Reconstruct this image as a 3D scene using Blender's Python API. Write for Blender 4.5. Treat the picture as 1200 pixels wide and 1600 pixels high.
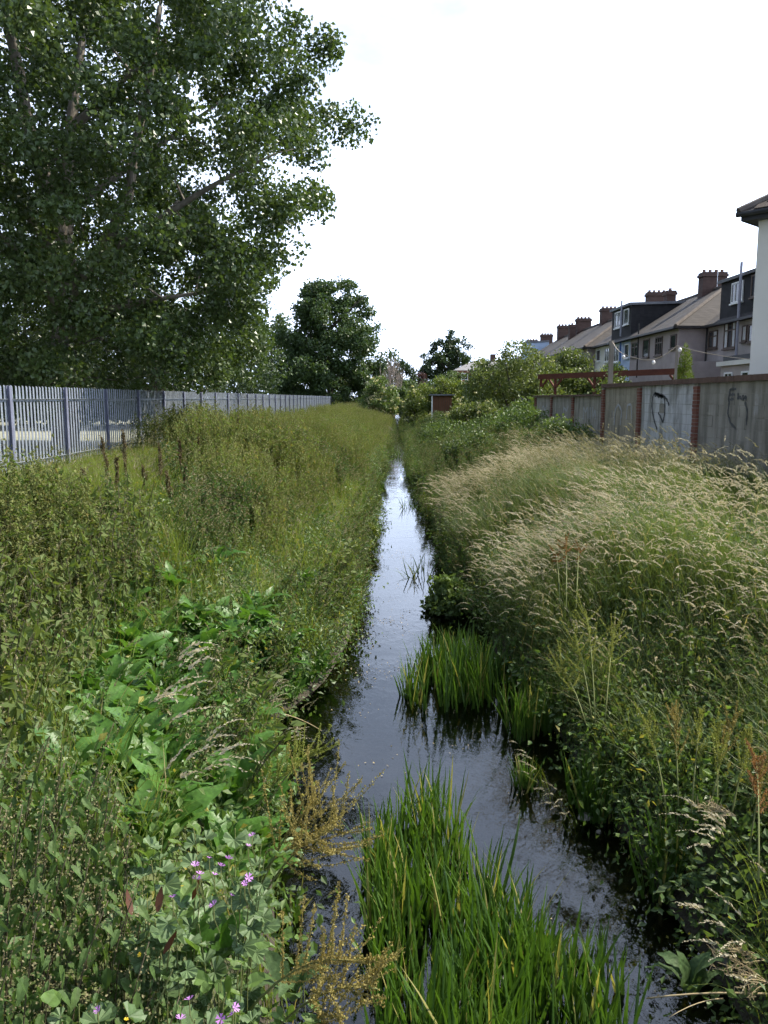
import bpy, math, random
import numpy as np
R = math.radians
scene = bpy.context.scene
for o in list(bpy.data.objects): bpy.data.objects.remove(o)

# ------------------------------------------------------------------ camera, sky, sun, exposure
EYE = 3.0; PITCH = R(8.1); FPX = 1250.0
cam_d = bpy.data.cameras.new('camera'); cam = bpy.data.objects.new('camera', cam_d)
scene.collection.objects.link(cam); scene.camera = cam
cam.location = (0, 0, EYE); cam.rotation_euler = (R(90) - PITCH, 0, 0)
cam_d.sensor_fit = 'VERTICAL'; cam_d.sensor_height = 24; cam_d.lens = FPX / 1600 * 24
cam_d.clip_start = 0.05; cam_d.clip_end = 3000

SUN_AZ, SUN_EL = R(72), R(46)          # azimuth to the right of the view direction
world = bpy.data.worlds.new('World'); scene.world = world; world.use_nodes = True
wn, wl = world.node_tree.nodes, world.node_tree.links
wn.clear()
w_out = wn.new('ShaderNodeOutputWorld'); w_bg = wn.new('ShaderNodeBackground'); w_bg.inputs['Strength'].default_value = 0.1
sky = wn.new('ShaderNodeTexSky'); sky.sky_type = 'NISHITA'; sky.sun_disc = False
sky.sun_elevation = SUN_EL; sky.sun_rotation = SUN_AZ; sky.air_density = 1.0; sky.dust_density = 1.5; sky.ozone_density = 1.2
tc = wn.new('ShaderNodeTexCoord'); sep = wn.new('ShaderNodeSeparateXYZ'); wl.new(tc.outputs['Generated'], sep.inputs[0])
zc = wn.new('ShaderNodeMath'); zc.operation = 'MAXIMUM'; zc.inputs[1].default_value = 0.0; wl.new(sep.outputs['Z'], zc.inputs[0])
za = wn.new('ShaderNodeMath'); za.operation = 'ADD'; za.inputs[1].default_value = 0.22; wl.new(zc.outputs[0], za.inputs[0])
dv = wn.new('ShaderNodeVectorMath'); dv.operation = 'DIVIDE'; wl.new(tc.outputs['Generated'], dv.inputs[0])
cb = wn.new('ShaderNodeCombineXYZ'); wl.new(za.outputs[0], cb.inputs[0]); wl.new(za.outputs[0], cb.inputs[1]); cb.inputs[2].default_value = 1
wl.new(cb.outputs[0], dv.inputs[1])
nz = wn.new('ShaderNodeTexNoise'); nz.inputs['Scale'].default_value = 1.6; nz.inputs['Detail'].default_value = 7; nz.inputs['Roughness'].default_value = 0.55
wl.new(dv.outputs[0], nz.inputs['Vector'])
# cloud cover: nearly closed low down, opening towards the zenith
thin = wn.new('ShaderNodeMapRange'); thin.inputs['From Min'].default_value = 0.03; thin.inputs['From Max'].default_value = 0.8
thin.inputs['To Min'].default_value = 0.30; thin.inputs['To Max'].default_value = -0.02; wl.new(zc.outputs[0], thin.inputs['Value'])
ad = wn.new('ShaderNodeMath'); ad.operation = 'ADD'; wl.new(nz.outputs['Fac'], ad.inputs[0]); wl.new(thin.outputs[0], ad.inputs[1])
cr = wn.new('ShaderNodeMapRange'); cr.interpolation_type = 'SMOOTHSTEP'
cr.inputs['To Min'].default_value = 0.34; cr.inputs['From Min'].default_value = 0.40; cr.inputs['From Max'].default_value = 0.78; wl.new(ad.outputs[0], cr.inputs['Value'])
mx = wn.new('ShaderNodeMix'); mx.data_type = 'RGBA'; wl.new(cr.outputs[0], mx.inputs['Factor'])
wl.new(sky.outputs[0], mx.inputs['A'])
# thin cloud scatters forward: brighter round the sun, duller away from it
sd_ = (math.sin(SUN_AZ) * math.cos(SUN_EL), math.cos(SUN_AZ) * math.cos(SUN_EL), math.sin(SUN_EL))
dt = wn.new('ShaderNodeVectorMath'); dt.operation = 'DOT_PRODUCT'; wl.new(tc.outputs['Generated'], dt.inputs[0]); dt.inputs[1].default_value = sd_
fw = wn.new('ShaderNodeMapRange'); fw.interpolation_type = 'SMOOTHSTEP'; fw.inputs['From Min'].default_value = -.5; fw.inputs['From Max'].default_value = 1.0
fw.inputs['To Min'].default_value = 2.0; fw.inputs['To Max'].default_value = 11.5; wl.new(dt.outputs['Value'], fw.inputs['Value'])
cc_ = wn.new('ShaderNodeVectorMath'); cc_.operation = 'SCALE'; cc_.inputs[0].default_value = (.80, .94, 1.22); wl.new(fw.outputs[0], cc_.inputs['Scale'])
# haze: every sky is brighter towards its horizon
hz = wn.new('ShaderNodeMapRange'); hz.interpolation_type = 'SMOOTHSTEP'; hz.inputs['From Max'].default_value = .65; hz.inputs['To Min'].default_value = 1.9; hz.inputs['To Max'].default_value = .75; wl.new(zc.outputs[0], hz.inputs['Value'])
ch_ = wn.new('ShaderNodeVectorMath'); ch_.operation = 'SCALE'; wl.new(cc_.outputs[0], ch_.inputs[0]); wl.new(hz.outputs[0], ch_.inputs['Scale']); wl.new(ch_.outputs[0], mx.inputs['B'])
wl.new(mx.outputs['Result'], w_bg.inputs['Color']); wl.new(w_bg.outputs[0], w_out.inputs[0])

sun_d = bpy.data.lights.new('sun', 'SUN'); sun = bpy.data.objects.new('sun', sun_d); scene.collection.objects.link(sun)
sun_d.energy = 5.0; sun_d.angle = R(0.8); sun_d.color = (1.0, 0.93, 0.80)
sun.rotation_euler = (R(90) - SUN_EL, 0, -SUN_AZ + math.pi); sun.location = (20, 20, 40)
vs = scene.view_settings; vs.view_transform = 'Standard'; vs.look = 'None'; vs.exposure = 0.98; vs.gamma = 1.0; vs.use_curve_mapping = False
cy = scene.cycles
cy.max_bounces = 6; cy.diffuse_bounces = 2; cy.glossy_bounces = 2; cy.transmission_bounces = 4; cy.transparent_max_bounces = 6
cy.caustics_reflective = False; cy.caustics_refractive = False
cy.use_denoising = True; cy.use_adaptive_sampling = True; cy.adaptive_threshold = .04

# ------------------------------------------------------------------ helpers
rng = np.random.default_rng(7)
SP, CP = math.sin(PITCH), math.cos(PITCH)
def ray(px, py):
    a, b = (px - 600) / FPX, (800 - py) / FPX
    return np.array([a, CP + b * SP, -SP + b * CP])
CAM = np.array([0, 0, EYE])
def at_z(px, py, z): d = ray(px, py); return CAM + d * ((z - EYE) / d[2])
def at_y(px, py, y): d = ray(px, py); return CAM + d * (y / d[1])
def at_x(px, py, x): d = ray(px, py); return CAM + d * (x / d[0])
def link(o): scene.collection.objects.link(o); return o

def ss(a, b, x):
    t = np.clip((np.asarray(x, float) - a) / (b - a), 0, 1); return t * t * (3 - 2 * t)
_perm = rng.random((64, 64))
def vnoise(x, y):
    x = np.asarray(x, float); y = np.asarray(y, float)
    xi = np.floor(x).astype(int); yi = np.floor(y).astype(int); fx = x - xi; fy = y - yi
    fx = fx * fx * (3 - 2 * fx); fy = fy * fy * (3 - 2 * fy)
    g = lambda i, j: _perm[i % 64, j % 64]
    return (g(xi, yi) * (1 - fx) + g(xi + 1, yi) * fx) * (1 - fy) + (g(xi, yi + 1) * (1 - fx) + g(xi + 1, yi + 1) * fx) * fy

class MB:
    """collects vertices, triangles and quads (numpy) and links them as one mesh object"""
    def __init__(s): s.V = []; s.T = []; s.Q = []; s.Tm = []; s.Qm = []; s.A = []; s.n = 0
    def add(s, V, T=None, Q=None, m=0, a=None):
        V = np.asarray(V, float).reshape(-1, 3)
        if T is not None and len(T): T = np.asarray(T, int).reshape(-1, 3); s.T.append(T + s.n); s.Tm.append(np.full(len(T), m))
        if Q is not None and len(Q): Q = np.asarray(Q, int).reshape(-1, 4); s.Q.append(Q + s.n); s.Qm.append(np.full(len(Q), m))
        s.V.append(V); s.A.append(np.full(len(V), 0.5) if a is None else np.broadcast_to(np.asarray(a, float), (len(V),)))
        s.n += len(V); return s
    def box(s, c, d, m=0, rz=0.0, a=None):
        h = np.asarray(d, float) / 2
        v = np.array([[x, y, z] for z in (-1, 1) for y in (-1, 1) for x in (-1, 1)], float) * h
        if rz: cz, sz = math.cos(rz), math.sin(rz); v = v @ np.array([[cz, sz, 0], [-sz, cz, 0], [0, 0, 1]])
        return s.add(v + np.asarray(c, float), Q=[[0, 2, 3, 1], [4, 5, 7, 6], [0, 1, 5, 4], [2, 6, 7, 3], [0, 4, 6, 2], [1, 3, 7, 5]], m=m, a=a)
    def bb(s, x0, x1, y0, y1, z0, z1, m=0, a=None):
        return s.box(((x0 + x1) / 2, (y0 + y1) / 2, (z0 + z1) / 2), (x1 - x0, y1 - y0, z1 - z0), m, 0, a)
    def tube(s, P, rad, n=6, m=0, a=None, cap=True):
        P = np.asarray(P, float); k = len(P); rad = np.broadcast_to(np.asarray(rad, float), (k,))
        d = np.gradient(P, axis=0); d /= np.linalg.norm(d, axis=1, keepdims=True) + 1e-9
        ref = np.array([0, 0, 1.0]) if abs(d[:, 2]).mean() < 0.8 else np.array([1.0, 0, 0])
        u = np.cross(d, ref); u /= np.linalg.norm(u, axis=1, keepdims=True) + 1e-9; w = np.cross(d, u)
        th = np.arange(n) / n * 2 * math.pi
        V = P[:, None] + rad[:, None, None] * (u[:, None] * np.cos(th)[None, :, None] + w[:, None] * np.sin(th)[None, :, None])
        i = np.arange(k - 1)[:, None] * n; j = np.arange(n)[None]; j2 = (j + 1) % n
        Q = np.stack([i + j, i + j2, i + n + j2, i + n + j], -1).reshape(-1, 4)
        T = []
        if cap: T = [[(k - 1) * n, (k - 1) * n + q, (k - 1) * n + q + 1] for q in range(1, n - 1)] + [[0, q + 1, q] for q in range(1, n - 1)]
        return s.add(V.reshape(-1, 3), T=T, Q=Q, m=m, a=a)
    def strip(s, L, Rr, m=0, a=None):
        """ribbon between two rows of points"""
        L = np.asarray(L); Rr = np.asarray(Rr); k = len(L)
        i = np.arange(k - 1); Q = np.stack([i, i + k, i + k + 1, i + 1], -1)
        return s.add(np.vstack([L, Rr]), Q=Q, m=m, a=a)
    def prism(s, poly, y0, y1, m=0, axis=1, a=None):
        """closed polygon extruded along an axis; poly in the other two axes' order"""
        poly = np.asarray(poly, float); n = len(poly); o = [q for q in range(3) if q != axis]
        V = np.zeros((2 * n, 3)); V[:n, o] = poly; V[n:, o] = poly; V[:n, axis] = y0; V[n:, axis] = y1
        Q = [[i, (i + 1) % n, n + (i + 1) % n, n + i] for i in range(n)]
        T = [[0, i + 1, i] for i in range(1, n - 1)] + [[n, n + i, n + i + 1] for i in range(1, n - 1)]
        return s.add(V, T=T, Q=Q, m=m, a=a)
    def mesh(s, name, mats, smooth=False):
        me = bpy.data.meshes.new(name)
        V = np.vstack(s.V); nt = sum(map(len, s.T)); nq = sum(map(len, s.Q))
        T = np.vstack(s.T) if nt else np.zeros((0, 3), int); Q = np.vstack(s.Q) if nq else np.zeros((0, 4), int)
        me.vertices.add(len(V)); me.vertices.foreach_set('co', V.astype(np.float32).ravel())
        li = np.concatenate([T.ravel(), Q.ravel()]).astype(np.int32)
        me.loops.add(len(li)); me.loops.foreach_set('vertex_index', li)
        me.polygons.add(nt + nq)
        st = np.concatenate([np.arange(nt) * 3, nt * 3 + np.arange(nq) * 4]).astype(np.int32)
        me.polygons.foreach_set('loop_start', st)
        mi = np.concatenate(s.Tm + s.Qm).astype(np.int32)
        me.polygons.foreach_set('material_index', mi)
        me.polygons.foreach_set('use_smooth', np.full(nt + nq, smooth))
        for m in (mats if isinstance(mats, (list, tuple)) else [mats]): me.materials.append(m)
        at = me.attributes.new('rnd', 'FLOAT', 'POINT'); at.data.foreach_set('value', np.concatenate(s.A).astype(np.float32))
        me.update(); me.validate(); return me
    def build(s, name, mats, parent=None, smooth=False):
        o = bpy.data.objects.new(name, s.mesh(name, mats, smooth)); link(o)
        if parent is not None: o.parent = parent
        return o

def tag(o, label=None, cat=None, group=None, kind=None):
    if label: o['label'] = label
    if cat: o['category'] = cat
    if group: o['group'] = group
    if kind: o['kind'] = kind
    return o
def empty(name, loc, rz=0.0):
    o = bpy.data.objects.new(name, None); o.location = loc; o.rotation_euler[2] = rz; o.empty_display_size = .1; return link(o)
def inst(name, me, parent=None, loc=(0, 0, 0), rot=(0, 0, 0), sc=(1, 1, 1)):
    o = bpy.data.objects.new(name, me); o.location = loc; o.rotation_euler = rot; o.scale = sc if hasattr(sc, '__len__') else (sc,) * 3
    link(o); o.parent = parent; return o

# ------------------------------------------------------------------ materials
def newmat(name):
    m = bpy.data.materials.new(name); m.use_nodes = True; m.node_tree.nodes.clear(); return m, m.node_tree.nodes, m.node_tree.links
def ramp_mix(n, l, fac, a, b):
    x = n.new('ShaderNodeMix'); x.data_type = 'RGBA'; l.new(fac, x.inputs['Factor']); x.inputs['A'].default_value = (*a, 1); x.inputs['B'].default_value = (*b, 1); return x.outputs['Result']
def mathn(n, l, op, a, b=None, clamp=False):
    x = n.new('ShaderNodeMath'); x.operation = op; x.use_clamp = clamp
    for i, v in enumerate((a, b)):
        if v is None: continue
        if isinstance(v, (int, float)): x.inputs[i].default_value = v
        else: l.new(v, x.inputs[i])
    return x.outputs[0]
def leaf_mat(name, c1, c2, tr=.4, rough=.55, spec=.2, tint=(1.25, 1.25, .6), nscale=.6, c3=None, vein=False):
    """c1..c2 by leaf, plant and place; c3 a few yellowed or dry ones"""
    m, n, l = newmat(name)
    at = n.new('ShaderNodeAttribute'); at.attribute_name = 'rnd'
    oi = n.new('ShaderNodeObjectInfo'); ge = n.new('ShaderNodeNewGeometry')
    no = n.new('ShaderNodeTexNoise'); no.inputs['Scale'].default_value = nscale; no.inputs['Detail'].default_value = 2; l.new(ge.outputs['Position'], no.inputs['Vector'])
    f = mathn(n, l, 'ADD', mathn(n, l, 'MULTIPLY', at.outputs['Fac'], .45), mathn(n, l, 'MULTIPLY', oi.outputs['Random'], .3))
    f = mathn(n, l, 'ADD', f, mathn(n, l, 'MULTIPLY', mathn(n, l, 'SUBTRACT', no.outputs['Fac'], .35), .9), True)
    col = ramp_mix(n, l, f, c1, c2)
    if c3:
        g = mathn(n, l, 'GREATER_THAN', at.outputs['Fac'], .93)
        x = n.new('ShaderNodeMix'); x.data_type = 'RGBA'; l.new(g, x.inputs['Factor']); l.new(col, x.inputs['A']); x.inputs['B'].default_value = (*c3, 1); col = x.outputs['Result']
    p = n.new('ShaderNodeBsdfPrincipled'); p.inputs['Roughness'].default_value = rough; p.inputs['Specular IOR Level'].default_value = spec
    if vein:                                                       # blotches, side veins and puckering
        tx = n.new('ShaderNodeTexCoord'); nv = n.new('ShaderNodeTexNoise'); nv.inputs['Scale'].default_value = 38; nv.inputs['Detail'].default_value = 2; l.new(tx.outputs['Object'], nv.inputs['Vector'])
        wv = n.new('ShaderNodeTexWave'); wv.inputs['Scale'].default_value = 16; wv.inputs['Distortion'].default_value = 2.5; l.new(tx.outputs['Object'], wv.inputs['Vector'])
        vf = mathn(n, l, 'ADD', mathn(n, l, 'MULTIPLY', nv.outputs['Fac'], 1.1), mathn(n, l, 'MULTIPLY', wv.outputs['Fac'], .10))
        vx = n.new('ShaderNodeVectorMath'); vx.operation = 'SCALE'; l.new(col, vx.inputs[0]); l.new(mathn(n, l, 'ADD', vf, .42), vx.inputs['Scale']); col = vx.outputs[0]
        bu = n.new('ShaderNodeBump'); bu.inputs['Strength'].default_value = .5; bu.inputs['Distance'].default_value = .006; l.new(vf, bu.inputs['Height']); l.new(bu.outputs[0], p.inputs['Normal'])
    l.new(col, p.inputs['Base Color'])
    t = n.new('ShaderNodeBsdfTranslucent')
    mu = n.new('ShaderNodeMix'); mu.data_type = 'RGBA'; mu.blend_type = 'MULTIPLY'; mu.inputs['Factor'].default_value = 1
    l.new(col, mu.inputs['A']); mu.inputs['B'].default_value = (*tint, 1); l.new(mu.outputs['Result'], t.inputs['Color'])
    s = n.new('ShaderNodeMixShader'); s.inputs[0].default_value = tr; l.new(p.outputs[0], s.inputs[1]); l.new(t.outputs[0], s.inputs[2])
    o = n.new('ShaderNodeOutputMaterial'); l.new(s.outputs[0], o.inputs[0]); return m
def solid(name, c1, c2=None, scale=3.0, rough=.8, bump=0.0, bscale=40.0, metal=0.0, spec=.3, per_obj=0.0, detail=5, stretch=None):
    m, n, l = newmat(name)
    ge = n.new('ShaderNodeNewGeometry'); vec = ge.outputs['Position']
    if stretch:
        mp = n.new('ShaderNodeVectorMath'); mp.operation = 'MULTIPLY'; mp.inputs[1].default_value = stretch; l.new(vec, mp.inputs[0]); vec = mp.outputs[0]
    no = n.new('ShaderNodeTexNoise'); no.inputs['Scale'].default_value = scale; no.inputs['Detail'].default_value = detail; no.inputs['Roughness'].default_value = .65; l.new(vec, no.inputs['Vector'])
    mr = n.new('ShaderNodeMapRange'); mr.inputs['From Min'].default_value = .3; mr.inputs['From Max'].default_value = .7; l.new(no.outputs['Fac'], mr.inputs['Value'])
    f = mr.outputs[0]
    if per_obj:
        oi = n.new('ShaderNodeObjectInfo'); f = mathn(n, l, 'ADD', mathn(n, l, 'MULTIPLY', f, 1 - per_obj), mathn(n, l, 'MULTIPLY', oi.outputs['Random'], per_obj), True)
    col = ramp_mix(n, l, f, c1, c2 or c1)
    p = n.new('ShaderNodeBsdfPrincipled'); l.new(col, p.inputs['Base Color']); p.inputs['Roughness'].default_value = rough; p.inputs['Metallic'].default_value = metal; p.inputs['Specular IOR Level'].default_value = spec
    if bump:
        n2 = n.new('ShaderNodeTexNoise'); n2.inputs['Scale'].default_value = bscale; n2.inputs['Detail'].default_value = 3; l.new(vec, n2.inputs['Vector'])
        b = n.new('ShaderNodeBump'); b.inputs['Strength'].default_value = bump; b.inputs['Distance'].default_value = .02; l.new(n2.outputs['Fac'], b.inputs['Height']); l.new(b.outputs[0], p.inputs['Normal'])
    o = n.new('ShaderNodeOutputMaterial'); l.new(p.outputs[0], o.inputs[0]); return m
def tiled(name, c1, c2, dz, rough=.85, axis='Z', sx=0.0):
    """courses too far off to build singly: relief and tone in rows of height dz (and columns of width sx along y)"""
    m, n, l = newmat(name)
    ge = n.new('ShaderNodeNewGeometry'); sp = n.new('ShaderNodeSeparateXYZ'); l.new(ge.outputs['Position'], sp.inputs[0])
    row = mathn(n, l, 'DIVIDE', sp.outputs[axis], dz); fr = mathn(n, l, 'FRACT', row)
    no = n.new('ShaderNodeTexNoise'); no.inputs['Scale'].default_value = 2.2; no.inputs['Detail'].default_value = 6; no.inputs['Roughness'].default_value = .7; l.new(ge.outputs['Position'], no.inputs['Vector'])
    br = n.new('ShaderNodeTexWhiteNoise'); cbx = n.new('ShaderNodeCombineXYZ')
    l.new(mathn(n, l, 'FLOOR', row), cbx.inputs[0])
    l.new(mathn(n, l, 'FLOOR', mathn(n, l, 'DIVIDE', mathn(n, l, 'ADD', sp.outputs['X'], sp.outputs['Y']), sx or .25)), cbx.inputs[1]); l.new(cbx.outputs[0], br.inputs['Vector'])
    f = mathn(n, l, 'ADD', mathn(n, l, 'MULTIPLY', no.outputs['Fac'], .8), mathn(n, l, 'MULTIPLY', br.outputs['Value'], .35), True)
    col = ramp_mix(n, l, f, c1, c2)
    p = n.new('ShaderNodeBsdfPrincipled'); l.new(col, p.inputs['Base Color']); p.inputs['Roughness'].default_value = rough; p.inputs['Specular IOR Level'].default_value = .25
    b = n.new('ShaderNodeBump'); b.inputs['Strength'].default_value = .8; b.inputs['Distance'].default_value = .03; b.invert = True
    l.new(fr, b.inputs['Height']); l.new(b.outputs[0], p.inputs['Normal'])
    o = n.new('ShaderNodeOutputMaterial'); l.new(p.outputs[0], o.inputs[0]); return m

M = {}
M['grass'] = leaf_mat('grass_blade', (.085, .14, .024), (.215, .26, .055), .48, .5, .25, c3=(.30, .25, .11))
M['grass_r'] = leaf_mat('long_grass_blade', (.06, .10, .03), (.15, .19, .065), .42, .5, .25, c3=(.32, .27, .14))
M['seed'] = leaf_mat('grass_seed', (.30, .27, .17), (.52, .47, .34), .35, .6, .2, (1.1, 1.05, .85))
M['seed_g'] = leaf_mat('green_grass_seed', (.17, .17, .08), (.30, .27, .15), .35, .6, .2, (1.1, 1.05, .8))
M['weed'] = leaf_mat('weed_leaf', (.075, .125, .022), (.17, .22, .05), .46, .55, .2, c3=(.22, .19, .06))
M['weed_seed'] = leaf_mat('weed_seed', (.095, .12, .036), (.20, .205, .068), .3, .7, .15, (1.1, 1, .7))
M['nettle'] = leaf_mat('nettle_leaf', (.04, .08, .022), (.09, .14, .04), .36, .55, .2, vein=True)
M['nettle_stem'] = leaf_mat('nettle_stem', (.06, .06, .03), (.09, .07, .045), .1)
M['tassel'] = leaf_mat('nettle_tassel', (.13, .12, .06), (.20, .18, .09), .25)
M['dock'] = leaf_mat('dock_leaf', (.042, .12, .018), (.092, .185, .033), .36, .42, .35, nscale=1.5, vein=True)
M['dock_d'] = leaf_mat('dock_leaf_dull', (.045, .085, .03), (.075, .12, .045), .3, .6, .2, nscale=1.5, vein=True)
M['dockseed'] = leaf_mat('dock_seed', (.19, .17, .048), (.29, .235, .075), .35, .65, .2, (1.1, 1, .6))
M['dockseed_y'] = leaf_mat('green_dock_seed', (.17, .20, .04), (.26, .27, .06), .35, .65, .2, (1.1, 1.1, .6))
M['dockseed_r'] = leaf_mat('rust_dock_seed', (.20, .11, .045), (.29, .155, .055), .35, .65, .2, (1.1, 1, .6))
M['dockseed_b'] = leaf_mat('brown_dock_seed', (.085, .066, .034), (.14, .105, .055), .2, .75, .15)
M['stem'] = leaf_mat('green_stem', (.10, .13, .04), (.18, .19, .07), .1)
M['drystem'] = leaf_mat('dry_stem', (.28, .22, .12), (.42, .34, .2), .15, .6)
M['reed'] = leaf_mat('reed_blade', (.035, .085, .012), (.095, .17, .03), .38, .38, .35, (1.2, 1.25, .5), c3=(.30, .28, .10))
M['bind'] = leaf_mat('climber_leaf', (.06, .12, .03), (.13, .20, .05), .42, .45, .35, nscale=1.2, c3=(.28, .26, .06), vein=True)
M['mallow'] = leaf_mat('mallow_leaf', (.065, .115, .045), (.11, .165, .07), .36, .5, .3, vein=True)
M['petal'] = leaf_mat('mallow_petal', (.42, .15, .50), (.62, .32, .70), .4, .5, .2, (1.1, .9, 1.1))
M['yellow'] = leaf_mat('yellow_petal', (.75, .50, .03), (.85, .60, .05), .3)
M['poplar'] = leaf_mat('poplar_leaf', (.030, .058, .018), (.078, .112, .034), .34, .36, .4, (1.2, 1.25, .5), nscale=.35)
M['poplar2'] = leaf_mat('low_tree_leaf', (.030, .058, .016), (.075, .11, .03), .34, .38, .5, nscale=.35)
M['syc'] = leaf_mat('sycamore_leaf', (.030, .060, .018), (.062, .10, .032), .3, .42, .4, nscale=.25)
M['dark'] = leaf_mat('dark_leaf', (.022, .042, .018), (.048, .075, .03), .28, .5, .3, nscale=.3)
M['mid'] = leaf_mat('mid_leaf', (.05, .085, .03), (.10, .14, .05), .35, .5, .3, nscale=.3)
M['elder'] = leaf_mat('elder_leaf', (.075, .11, .03), (.15, .185, .06), .36, .45, .35, nscale=.4)
M['bramble'] = leaf_mat('bramble_leaf', (.055, .105, .03), (.125, .175, .052), .34, .45, .35, nscale=.7)
M['vine'] = leaf_mat('vine_leaf', (.075, .12, .02), (.15, .18, .04), .38, .45, .35, nscale=.7)
M['blossom'] = leaf_mat('blossom', (.42, .40, .26), (.60, .57, .40), .3)
M['conifer'] = leaf_mat('conifer_spray', (.05, .11, .015), (.17, .22, .03), .25, .55, .25, nscale=1.5)
M['purple'] = leaf_mat('purple_leaf', (.05, .025, .03), (.085, .045, .05), .3)
M['twig'] = solid('grey_twig', (.22, .18, .15), (.32, .27, .23), 5)
M['bark'] = solid('poplar_bark', (.10, .085, .065), (.21, .185, .15), 6, .9, .8, 30, stretch=(1, 1, .25))
M['bark_d'] = solid('dark_bark', (.06, .05, .04), (.12, .10, .08), 6, .9, .6, 30)
M['soil'] = solid('bank_soil', (.035, .028, .018), (.085, .07, .045), 2.5, .95, .8, 25)
# ------------------------------------------------------------------ the ground, the stream and the yard
_ey = [-8, 0, 3.5, 5.2, 6.8, 8.2, 9.7, 12, 14.5, 18, 27, 48, 75, 100, 136, 180, 260]
_el = [-.55, -.5, -.5, -.8, -1.08, -.85, -.62, -.55, -.5, -.4, -.38, .12, .75, 1.1, 1.9, 2.8, 4.0]
_er = [1.8, 1.8, 1.75, 1.65, 1.6, 1.55, 1.5, 1.35, 1.2, 1.15, 1.25, 1.5, 1.95, 2.4, 2.85, 3.7, 5.0]
def xl(y): return np.interp(y, _ey, _el) + .5 * (vnoise(np.asarray(y) * .6, 3.3) - .42) * ss(4.5, 8, y)
def xr(y): return np.interp(y, _ey, _er) + .5 * (vnoise(np.asarray(y) * .55, 9.1) - .62) * ss(6, 10, y)
def H(x, y):
    x = np.asarray(x, float); y = np.asarray(y, float)
    u = xl(y) - x; v = x - xr(y)
    near = 1 - ss(3.2, 6.5, y)
    zl = .34 * ss(-.02, .3, u) + .42 * ss(.15, 2.2, u) + .74 * ss(1.2, 5.5, u) + .38 * near * ss(.05, .7, u) * (1 - ss(2, 5, u))
    zr = .34 * ss(-.02, .3, v) + .48 * ss(.15, 2.0, v) + .52 * ss(1.3, 4.6, v) + .15 * near * ss(.05, .8, v)
    zl = zl + .22 * np.exp(-((u - 2.6) / 1.3) ** 2) * ss(7, 10, y) * (1 - ss(30, 45, y))
    zr = zr + .34 * np.exp(-((v - 1.7) / 1.1) ** 2) * ss(5.5, 8, y) * (1 - ss(13, 19, y))
    mid = np.minimum(-u, -v); bed = -.22 * ss(0, .35, mid)
    z = np.where(u > 0, zl, np.where(v > 0, zr, bed))
    return z + .09 * (vnoise(x * 1.3 + 40, y * 1.3) - .5) * ss(.1, .6, np.maximum(u, v)) * (1 - ss(5, 6, np.maximum(u, v)))
def terrain():
    ys = np.concatenate([np.arange(-8, 16, .2), np.arange(16, 60, .6), np.arange(60, 180, 3), np.array([180, 200, 230, 260, 320, 420, 600, 900, 1500])])
    tl = np.concatenate([[-1200, -500, -200, -90, -50, -30, -20], np.linspace(-14, -5, 10)[:-1], np.linspace(-5, -1, 14)[:-1], np.linspace(-1, 0, 12)])
    tr = -tl[::-1]
    rows = []
    for y in ys:
        a, b = float(xl(y)), float(xr(y))
        rows.append(np.concatenate([a + tl, a + (b - a) * np.linspace(0, 1, 12)[1:-1], b + tr]))
    X = np.array(rows); Y = np.repeat(ys[:, None], X.shape[1], 1); Z = H(X, Y)
    far = ss(150, 240, Y); Z = Z * (1 - far) + 1.4 * far
    r, c = X.shape; i = np.arange(r - 1)[:, None] * c + np.arange(c - 1)[None]
    Q = np.stack([i, i + 1, i + c + 1, i + c], -1).reshape(-1, 4)
    return MB().add(np.stack([X, Y, Z], -1).reshape(-1, 3), Q=Q)
def ground_mat():
    m, n, l = newmat('ground_earth')
    ge = n.new('ShaderNodeNewGeometry'); sp = n.new('ShaderNodeSeparateXYZ'); l.new(ge.outputs['Position'], sp.inputs[0])
    no = n.new('ShaderNodeTexNoise'); no.inputs['Scale'].default_value = 3; no.inputs['Detail'].default_value = 6; l.new(ge.outputs['Position'], no.inputs['Vector'])
    earth = ramp_mix(n, l, no.outputs['Fac'], (.018, .014, .009), (.05, .042, .026))
    grs = ramp_mix(n, l, no.outputs['Fac'], (.045, .06, .02), (.10, .115, .04))
    bedc = ramp_mix(n, l, no.outputs['Fac'], (.035, .03, .018), (.13, .11, .07))
    k = n.new('ShaderNodeMapRange'); k.inputs['From Min'].default_value = .2; k.inputs['From Max'].default_value = .6; l.new(sp.outputs['Z'], k.inputs['Value'])
    x = n.new('ShaderNodeMix'); x.data_type = 'RGBA'; l.new(k.outputs[0], x.inputs['Factor']); l.new(earth, x.inputs['A']); l.new(grs, x.inputs['B'])
    k2 = mathn(n, l, 'LESS_THAN', sp.outputs['Z'], -.03)
    x2 = n.new('ShaderNodeMix'); x2.data_type = 'RGBA'; l.new(k2, x2.inputs['Factor']); l.new(x.outputs['Result'], x2.inputs['A']); l.new(bedc, x2.inputs['B'])
    p = n.new('ShaderNodeBsdfPrincipled'); p.inputs['Roughness'].default_value = .95; l.new(x2.outputs['Result'], p.inputs['Base Color'])
    n2 = n.new('ShaderNodeTexNoise'); n2.inputs['Scale'].default_value = 22; n2.inputs['Detail'].default_value = 4; l.new(ge.outputs['Position'], n2.inputs['Vector'])
    b = n.new('ShaderNodeBump'); b.inputs['Strength'].default_value = .9; b.inputs['Distance'].default_value = .04; l.new(n2.outputs['Fac'], b.inputs['Height']); l.new(b.outputs[0], p.inputs['Normal'])
    o = n.new('ShaderNodeOutputMaterial'); l.new(p.outputs[0], o.inputs[0]); return m
tag(terrain().build('ground', ground_mat(), smooth=True), 'earth ground and grassy banks on both sides of the stream', kind='structure')
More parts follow.
